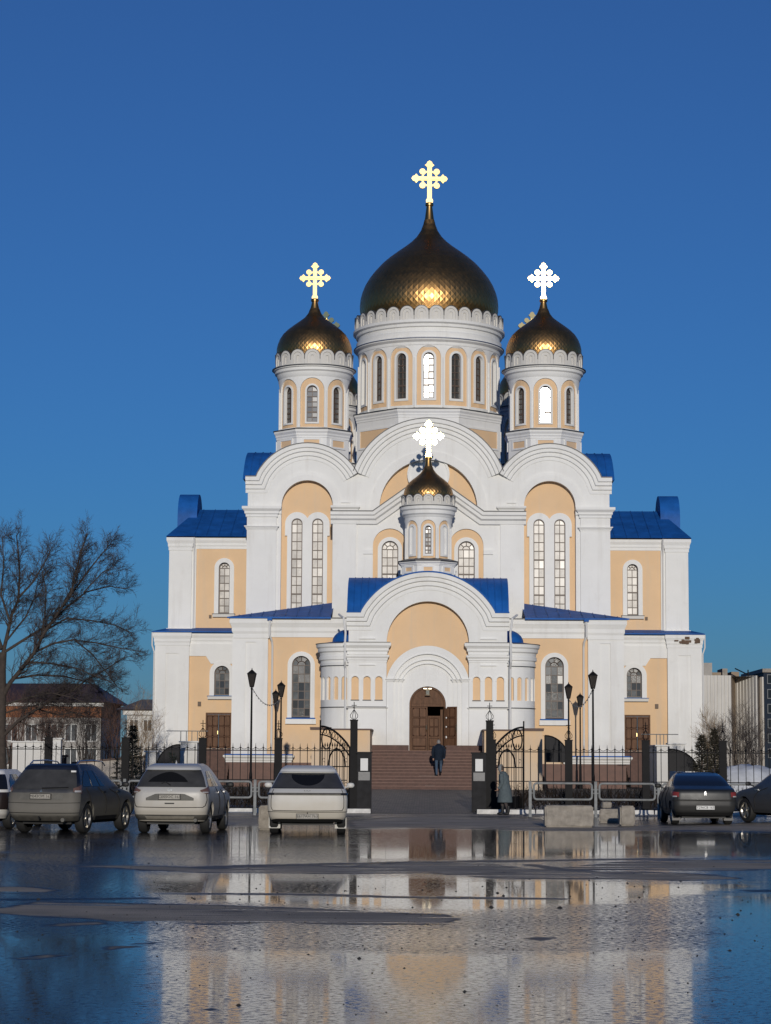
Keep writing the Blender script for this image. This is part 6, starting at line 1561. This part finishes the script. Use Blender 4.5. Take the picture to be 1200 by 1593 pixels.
# large bare tree at the left edge
YTR = 74.6
TR = tag(empty('bare_tree', (at(3, 1200, YTR).x, YTR, 0)), 'large leafless tree with spreading branches at the left edge', 'tree'); o3 = TR.location
def L3(pl, dy): return [at(px, py, YTR + dy * i / max(1, len(pl) - 1)) - o3 for i, (px, py) in enumerate(pl)]
trunk = MB(); trunk.tube([Vector((0, 0, -.1)), Vector((0, 0, .25))] + L3([(3, 1200), (2, 1150), (3, 1090), (3, 1040), (5, 1015)], 0), [.24, .19, .17, .155, .15, .14, .125], 10)
trunk.build('trunk', BARK, TR, 60)
LIMBS = [([(5, 1017), (14, 978), (18, 958), (29, 933), (31, 892), (29, 862), (26, 832)], .8, .085), ([(4, 1085), (16, 1062), (31, 1044), (53, 1016), (70, 983), (87, 959), (111, 923), (117, 895), (125, 862), (136, 830)], -.9, .10),
         ([(8, 1014), (41, 993), (76, 972), (104, 945), (134, 921), (170, 912), (197, 916)], 1.2, .06), ([(56, 1014), (83, 1001), (116, 995), (144, 1018), (166, 1046), (184, 1070)], -1.4, .045),
         ([(4, 1146), (28, 1122), (58, 1103), (92, 1083), (114, 1074), (134, 1058), (167, 1040), (195, 1022)], -1.2, .07), ([(3, 1010), (-14, 960), (-24, 915), (-30, 860)], 1.0, .09),
         ([(72, 980), (104, 962), (140, 965), (178, 972), (206, 985)], .9, .04), ([(100, 940), (140, 885), (160, 860), (172, 846)], .4, .04), ([(29, 930), (52, 905), (70, 875), (82, 850)], -.8, .045),
         ([(16, 968), (2, 925), (6, 880), (4, 835)], -.5, .05), ([(116, 996), (150, 1000), (186, 1008), (208, 1012)], .5, .03), ([(58, 1103), (90, 1112), (118, 1108), (140, 1118)], .8, .03), ([(30, 1122), (60, 1135), (95, 1140)], -.6, .03),
         ([(20, 1056), (60, 1050), (100, 1052), (140, 1062), (160, 1080)], 1.5, .045), ([(40, 1030), (80, 1032), (120, 1040), (175, 1062)], -2.0, .04), ([(10, 1095), (45, 1085), (80, 1078), (112, 1085), (150, 1100)], -1.5, .04), ([(5, 1110), (40, 1100), (70, 1095), (100, 1100)], 1.5, .035), ([(90, 955), (120, 900), (128, 860)], 1.0, .03), ([(60, 1010), (70, 960), (72, 920), (64, 880)], -1.2, .04), ([(130, 922), (160, 890), (180, 880)], -.6, .025), ([(8, 1000), (40, 960), (54, 930), (60, 900)], 1.4, .04)]
limb = MB(); crown = MB()
for pl, dy, r in LIMBS:
    P = L3(pl, dy); n = len(P); limb.tube(P, [r * .75 * (1 - .8 * i / (n - 1)) + .006 for i in range(n)], 7, False)
    tot = sum((P[i + 1] - P[i]).length for i in range(n - 1)); k = int(tot * 11)
    for j in range(k):
        t = .12 + .88 * (j + rnd.random()) / k; f = t * (n - 1); i = min(int(f), n - 2); b = P[i].lerp(P[i + 1], f - i); ax = (P[i + 1] - P[i]).normalized()
        side = ax.cross(rv()).normalized(); an = R(rnd.uniform(25, 60)); d = (ax * cos(an) + side * sin(an) + Vector((.15, 0, .12))).normalized()
        grow(crown, b, d, rnd.uniform(.38, .92) * (1.1 - .35 * t), max(.007, r * (1 - .8 * t) * .27), 2, .12, 7)
limb.build('limb', BARK, TR, 60); crown.build('crown', TWIG, TR, None, False)

def shrub(px, py_base, top, Y, wpx, n, m, label, lev=2, name='bare_shrub', up=.5, cat='shrub', trunk_r=.03):
    b = at(px, py_base, Y); z0 = gz(Y); H = zc(top, Y) - z0; W = wpx * Y / F
    S = tag(empty(name, (b.x, Y, z0)), label, cat); mb = MB(); st = MB()
    for k in range(n):
        a = 2 * pi * rnd.random(); d = Vector((cos(a) * W / H * rnd.uniform(.2, 1), sin(a) * W / H * rnd.uniform(.2, 1), 1)).normalized()
        p0 = Vector((rnd.gauss(0, W * .16), rnd.gauss(0, W * .16), 0)); L = H * rnd.uniform(.32, .5)
        st.tube([p0, p0 + d * L * .5 + rv() * .05, p0 + d * L], [trunk_r, trunk_r * .8, trunk_r * .6], 5, False)
        grow(mb, p0 + d * L * .9, d, L * 1.15, trunk_r * .55, lev, up, 6)
        grow(mb, p0 + d * L * .45, (d + rv() * .5).normalized(), L * .9, trunk_r * .4, lev - 1, up, 6)
    st.build('trunk', BARK, S, 60); mb.build('crown', m, S, None, False); return S
shrub(1142, 1205, 1106, 99, 46, 9, TWIG, 'dark leafless shrub in front of the ribbed grey building', 3)
shrub(1106, 1200, 1113, 101, 18, 9, TWIGY, 'straw-coloured leafless bush beside the right corner of the church', 3)
shrub(1178, 1205, 1120, 104, 26, 7, TWIG, 'thin leafless shrub at the right edge before the dark glass building', 3)
shrub(222, 1195, 1106, 116, 24, 9, TWIGY, 'pale leafless bush before the small white outbuilding', 3)
shrub(176, 1195, 1092, 130, 34, 9, TWIGR, 'reddish leafless tree between the brick house and the white outbuilding', 3, 'bare_tree', cat='tree', trunk_r=.05)
shrub(135, 1195, 1096, 122, 30, 12, TWIG, 'leafless tree before the right end of the brick house', 3, 'bare_tree', cat='tree', trunk_r=.04)
shrub(75, 1195, 1092, 126, 46, 14, TWIGR, 'reddish leafless tree before the middle of the brick house', 3, 'bare_tree', cat='tree', trunk_r=.05)
shrub(22, 1195, 1090, 124, 34, 12, TWIGR, 'reddish leafless tree behind the white yard wall at far left', 3, 'bare_tree', cat='tree', trunk_r=.05)

def spruce(px, py_top, Y, wpx, m, label, dens=1.0, z0=None):
    z0 = gz(Y); x = at(px, 1190, Y).x; H = zc(py_top, Y) - z0; W = wpx * Y / F
    S = tag(empty('spruce_tree', (x, Y, z0)), label, 'tree'); MB().tube([(0, 0, -.05), (0, 0, H)], [.05 + H * .012, .012], 7).build('trunk', BARK, S, 50)
    mb = MB(); k = int(H * 6 * dens) + 4
    for i in range(k):
        t = .06 + .92 * i / k; z = H * t; rad = W * (1 - t) ** .85 + .06
        for j in range(int(7 * dens) + 3):
            a = rnd.random() * 2 * pi; L = rad * rnd.uniform(.65, 1.1); tip = Vector((cos(a) * L, sin(a) * L, z - L * .12 + rnd.gauss(0, .04) + L * .25)); b = Vector((0, 0, z)); mb.tube([b, b.lerp(tip, .5) - Vector((0, 0, L * .08)), tip], [.012, .009, .004], 3, False)
            for q in range(int(7 * dens) + 3):
                f = rnd.uniform(.2, 1); c = b.lerp(tip, f); d = (tip - b).normalized(); s_ = rv() * .09 + d * .05; w_ = d.cross(rv()) * .014
                mb.add([c - w_, c + w_, c + s_ + d * .04], [(0, 1, 2)])
    mb.build('crown', m, S, None, False)
spruce(206, 1128, 100, 22, NEEDLE, 'dark spruce behind the fence before the small white outbuilding', 1.5)
spruce(268, 1168, 88, 13, NEEDLE, 'small spruce before the white basement wall on the left', .8)
spruce(182, 1175, 84, 14, NEEDLE, 'sparse young spruce before the beige yard wall', .6)
spruce(1092, 1138, 90, 24, NEEDLEB, 'brownish young pine behind the fence right of the church', 1.5)
spruce(1112, 1128, 93, 24, NEEDLEB, 'brownish pine nearest the right fence post', 1.5)

# clipped leafless hedge along the fence foot
def hedge(p0, p1, label):
    x0, x1 = fx(p0, 80), fx(p1, 80); Hd = tag(empty('hedge', ((x0 + x1) / 2, 80, gz(80))), label, 'hedge'); mb = MB(); w_ = x1 - x0
    for i in range(int(w_ * 210)):
        p_ = Vector((rnd.uniform(-w_ / 2, w_ / 2), rnd.uniform(-.35, .35), rnd.uniform(0, .55))); d = (Vector((0, 0, 1)) + rv() * .7).normalized()
        L = rnd.uniform(.2, .5); mb.tube([p_, p_ + d * L * .5 + rv() * .04, p_ + d * L], [.010, .008, .004], 3, False)
    mb.build('twigs', mat('hedge_twigs', (.028, .021, .017), .95, spec=.1), Hd, None, False, 'stuff')
hedge(-45, 545, 'dark leafless hedge behind the fence left of the gate'); hedge(800, 1245, 'dark leafless hedge behind the fence right of the gate')

# ------------------------------------------------------------------ background buildings
ORB = mat('orange_brick', (.34, .13, .05), .85, 0, .3, 2); GRB = mat('grey_white_brick', (.36, .34, .31), .85, 0, .3, 1.2); ROOFB = mat('brown_metal_roof', (.055, .030, .026), .6, 0, .3, 1); SLATE = mat('grey_slate_roof', (.13, .125, .12), .8, 0, .25, 1)
def house(px0, px1, pe, pr, Y, D, label, wallm, bandm, band, roofm, nwin, rows, ridge=None, name='house', wx=1.1, wz=1.5):
    a, b = at(px0, pe, Y), at(px1, pe, Y); x0, x1, ze_ = a.x, b.x, a.z; zr_ = zc(pr, Y + D / 2); z0 = ZG
    Hs = tag(empty(name, ((x0 + x1) / 2, Y, z0)), label, 'building'); hw = (x1 - x0) / 2; h = ze_ - z0
    zb = zc(band, Y) - z0 if band else None
    fl = h / rows; wins = []
    for r_ in range(rows):
        for k in range(nwin):
            cx = -hw + 2 * hw * (k + .5) / nwin; zz = fl * r_ + fl * .35; wins.append((cx, zz))
    rect = lambda c, e=0: [(c[0] - wx / 2 - e, c[1] - e), (c[0] + wx / 2 + e, c[1] - e), (c[0] + wx / 2 + e, c[1] + wz + e), (c[0] - wx / 2 - e, c[1] + wz + e)]
    lo = [c for c in wins if not zb or c[1] + wz < zb]; hi = [c for c in wins if zb and c[1] > zb]
    top_ = zb if zb else h
    wl = MB().plate([(-hw, -.5), (hw, -.5), (hw, top_), (-hw, top_)], [rect(c) for c in lo], 0, .4); wl.box(-hw, -hw + .05, .02, D, -.5, top_).box(hw - .05, hw, .02, D, -.5, top_); wl.build('wall', wallm, Hs)
    if zb:
        wb = MB().plate([(-hw, zb + .003), (hw, zb + .003), (hw, h), (-hw, h)], [rect(c) for c in hi], 0, .4); wb.box(-hw, -hw + .05, .02, D, zb, h).box(hw - .05, hw, .02, D, zb, h); wb.build('top_storey_wall', bandm, Hs)
    for c in lo + hi:
        w_ = MB().plate(rect(c), [rect(c, -.09)], .1, .2); w_.box(c[0] - .03, c[0] + .03, .12, .2, c[1], c[1] + wz)
        wo_ = w_.build('window', mat('white_window_frame', (.6, .6, .58), .5), Hs); MB().add([(x, .17, z) for x, z in rect(c, -.05)], [(0, 1, 2, 3)]).build('pane', GLASS, wo_)
    e = .7; rg = ridge if ridge is not None else hw * .55
    MB().add([(-hw - e, -e, h), (hw + e, -e, h), (hw + e, D + e, h), (-hw - e, D + e, h), (-rg, D / 2, zr_ - z0), (rg, D / 2, zr_ - z0)], [(0, 1, 5, 4), (1, 2, 5), (2, 3, 4, 5), (3, 0, 4), (0, 3, 2, 1)]).build('roof', roofm, Hs)
    MB().box(-hw - .25, hw + .25, -.25, -.002, h - .35, h - .01).build('eaves', mat('white_window_frame', (.6, .6, .58), .5), Hs)
    return Hs
house(-120, 158, 1091, 1066, 186, 12, 'three-storey brick house with brown hipped roof and orange top storey behind the trees', GRB, ORB, 1119, ROOFB, 9, 3, 6.0, 'brick_house')
house(198, 262, 1104, 1090, 152, 9, 'small white outbuilding with grey roof left of the church', plaster('outbuilding_plaster', (.60, .60, .58)), None, None, SLATE, 3, 2, 1.0, 'outbuilding', .7, .9)
# ribbed panel building on the right, folded facade
YI = 166.0; RIB = plaster('grey_ribbed_panel', (.62, .60, .56), stain=(.28, .24, .2)); TANP = plaster('tan_return_wall', (.30, .23, .16))
IB = tag(empty('industrial_building', (at(1139, 1180, YI).x, YI, ZG)), 'grey ribbed concrete panel building right of the church', 'building'); oi = IB.location
zt = zc(1048, YI) - ZG
def seg(pxa, pxb, ya, yb, m, n, ribs=True):
    a, b = at(pxa, 1100, YI + ya), at(pxb, 1100, YI + yb); A = Vector((a.x - oi.x, ya)); B = Vector((b.x - oi.x, yb)); d = (B - A) / n; nn = Vector((d.y, -d.x)).normalized() * .07
    for i in range(n):
        p_, q_ = A + d * i, A + d * (i + 1); mb = MB()
        pts = [p_, p_ + d * .12, p_ + d * .2 + nn, p_ + d * .8 + nn, p_ + d * .88, q_] if ribs else [p_, q_]
        mb.add([(v.x, v.y, z) for z in (-.5, zt) for v in pts], [(k, k + 1, len(pts) + k + 1, len(pts) + k) for k in range(len(pts) - 1)]); mb.build('wall_panel', m, IB)
seg(1050, 1138, 0, 0, RIB, 16); seg(1138, 1145, 0, 3, TANP, 1, False); seg(1145, 1179, 3, 0, RIB, 7); seg(1179, 1183, 0, 3, TANP, 1, False); seg(1183, 1189, 3, 2.5, RIB, 1)
MB().add([(at(1050, 1100, YI).x - oi.x, .3, zt - .05), (at(1190, 1100, YI).x - oi.x, .3, zt - .05), (at(1190, 1100, YI).x - oi.x, 20, zt - .05), (at(1050, 1100, YI).x - oi.x, 20, zt - .05)], [(0, 1, 2, 3)]).build('roof', SLATE, IB)
for (a, b, t, m) in ((1084, 1108, 1031, GRB), (1124, 1132, 1040, CONC), (1138, 1150, 1045, TANP), (1108, 1122, 1046, TANP)):
    p_, q_ = at(a, t, YI + 6), at(b, t, YI + 6); MB().box(p_.x - oi.x, q_.x - oi.x, 6, 9, zt - .04, p_.z - ZG).build('roof_structure', m, IB)
p_ = at(1164, 1042, YI + 4); MB().tube([(p_.x - oi.x, 4, zt - .1), (p_.x - oi.x, 4, p_.z - ZG)], .05, 5).tube([(p_.x - oi.x - 1.0, 4, p_.z - ZG + .1), (p_.x - oi.x + 1.1, 4, p_.z - ZG - .9)], .05, 5).build('roof_aerial', BLACKM, IB)
YGB = 174.0; g0, g1 = at(1188.5, 1046, YGB), at(1300, 1046, YGB)
GB = tag(empty('glass_building', (g0.x, YGB, ZG)), 'dark blue glass building at the right edge', 'building'); gh = g0.z - ZG; gw = g1.x - g0.x
MB().box(0, gw, .15, 12, -.5, gh).build('wall', mat('dark_blue_cladding', (.012, .022, .040), .6, spec=.1), GB)
for r_ in range(6):
    for k in range(4):
        x = .25 + k * 1.25; z = gh - .9 - r_ * 1.15; f = MB().plate([(x, z), (x + .95, z), (x + .95, z + .75), (x, z + .75)], [[(x + .06, z + .06), (x + .89, z + .06), (x + .89, z + .69), (x + .06, z + .69)]], .02, .16).build('window', mat('grey_blue_frame', (.06, .075, .09), .5), GB)
        MB().add([(x + .05, .1, z + .05), (x + .9, .1, z + .05), (x + .9, .1, z + .7), (x + .05, .1, z + .7)], [(0, 1, 2, 3)]).build('pane', CGLD, f)
MB().box(-.1, gw, -.05, 12, gh + .002, gh + .3).build('parapet', CONC, GB)
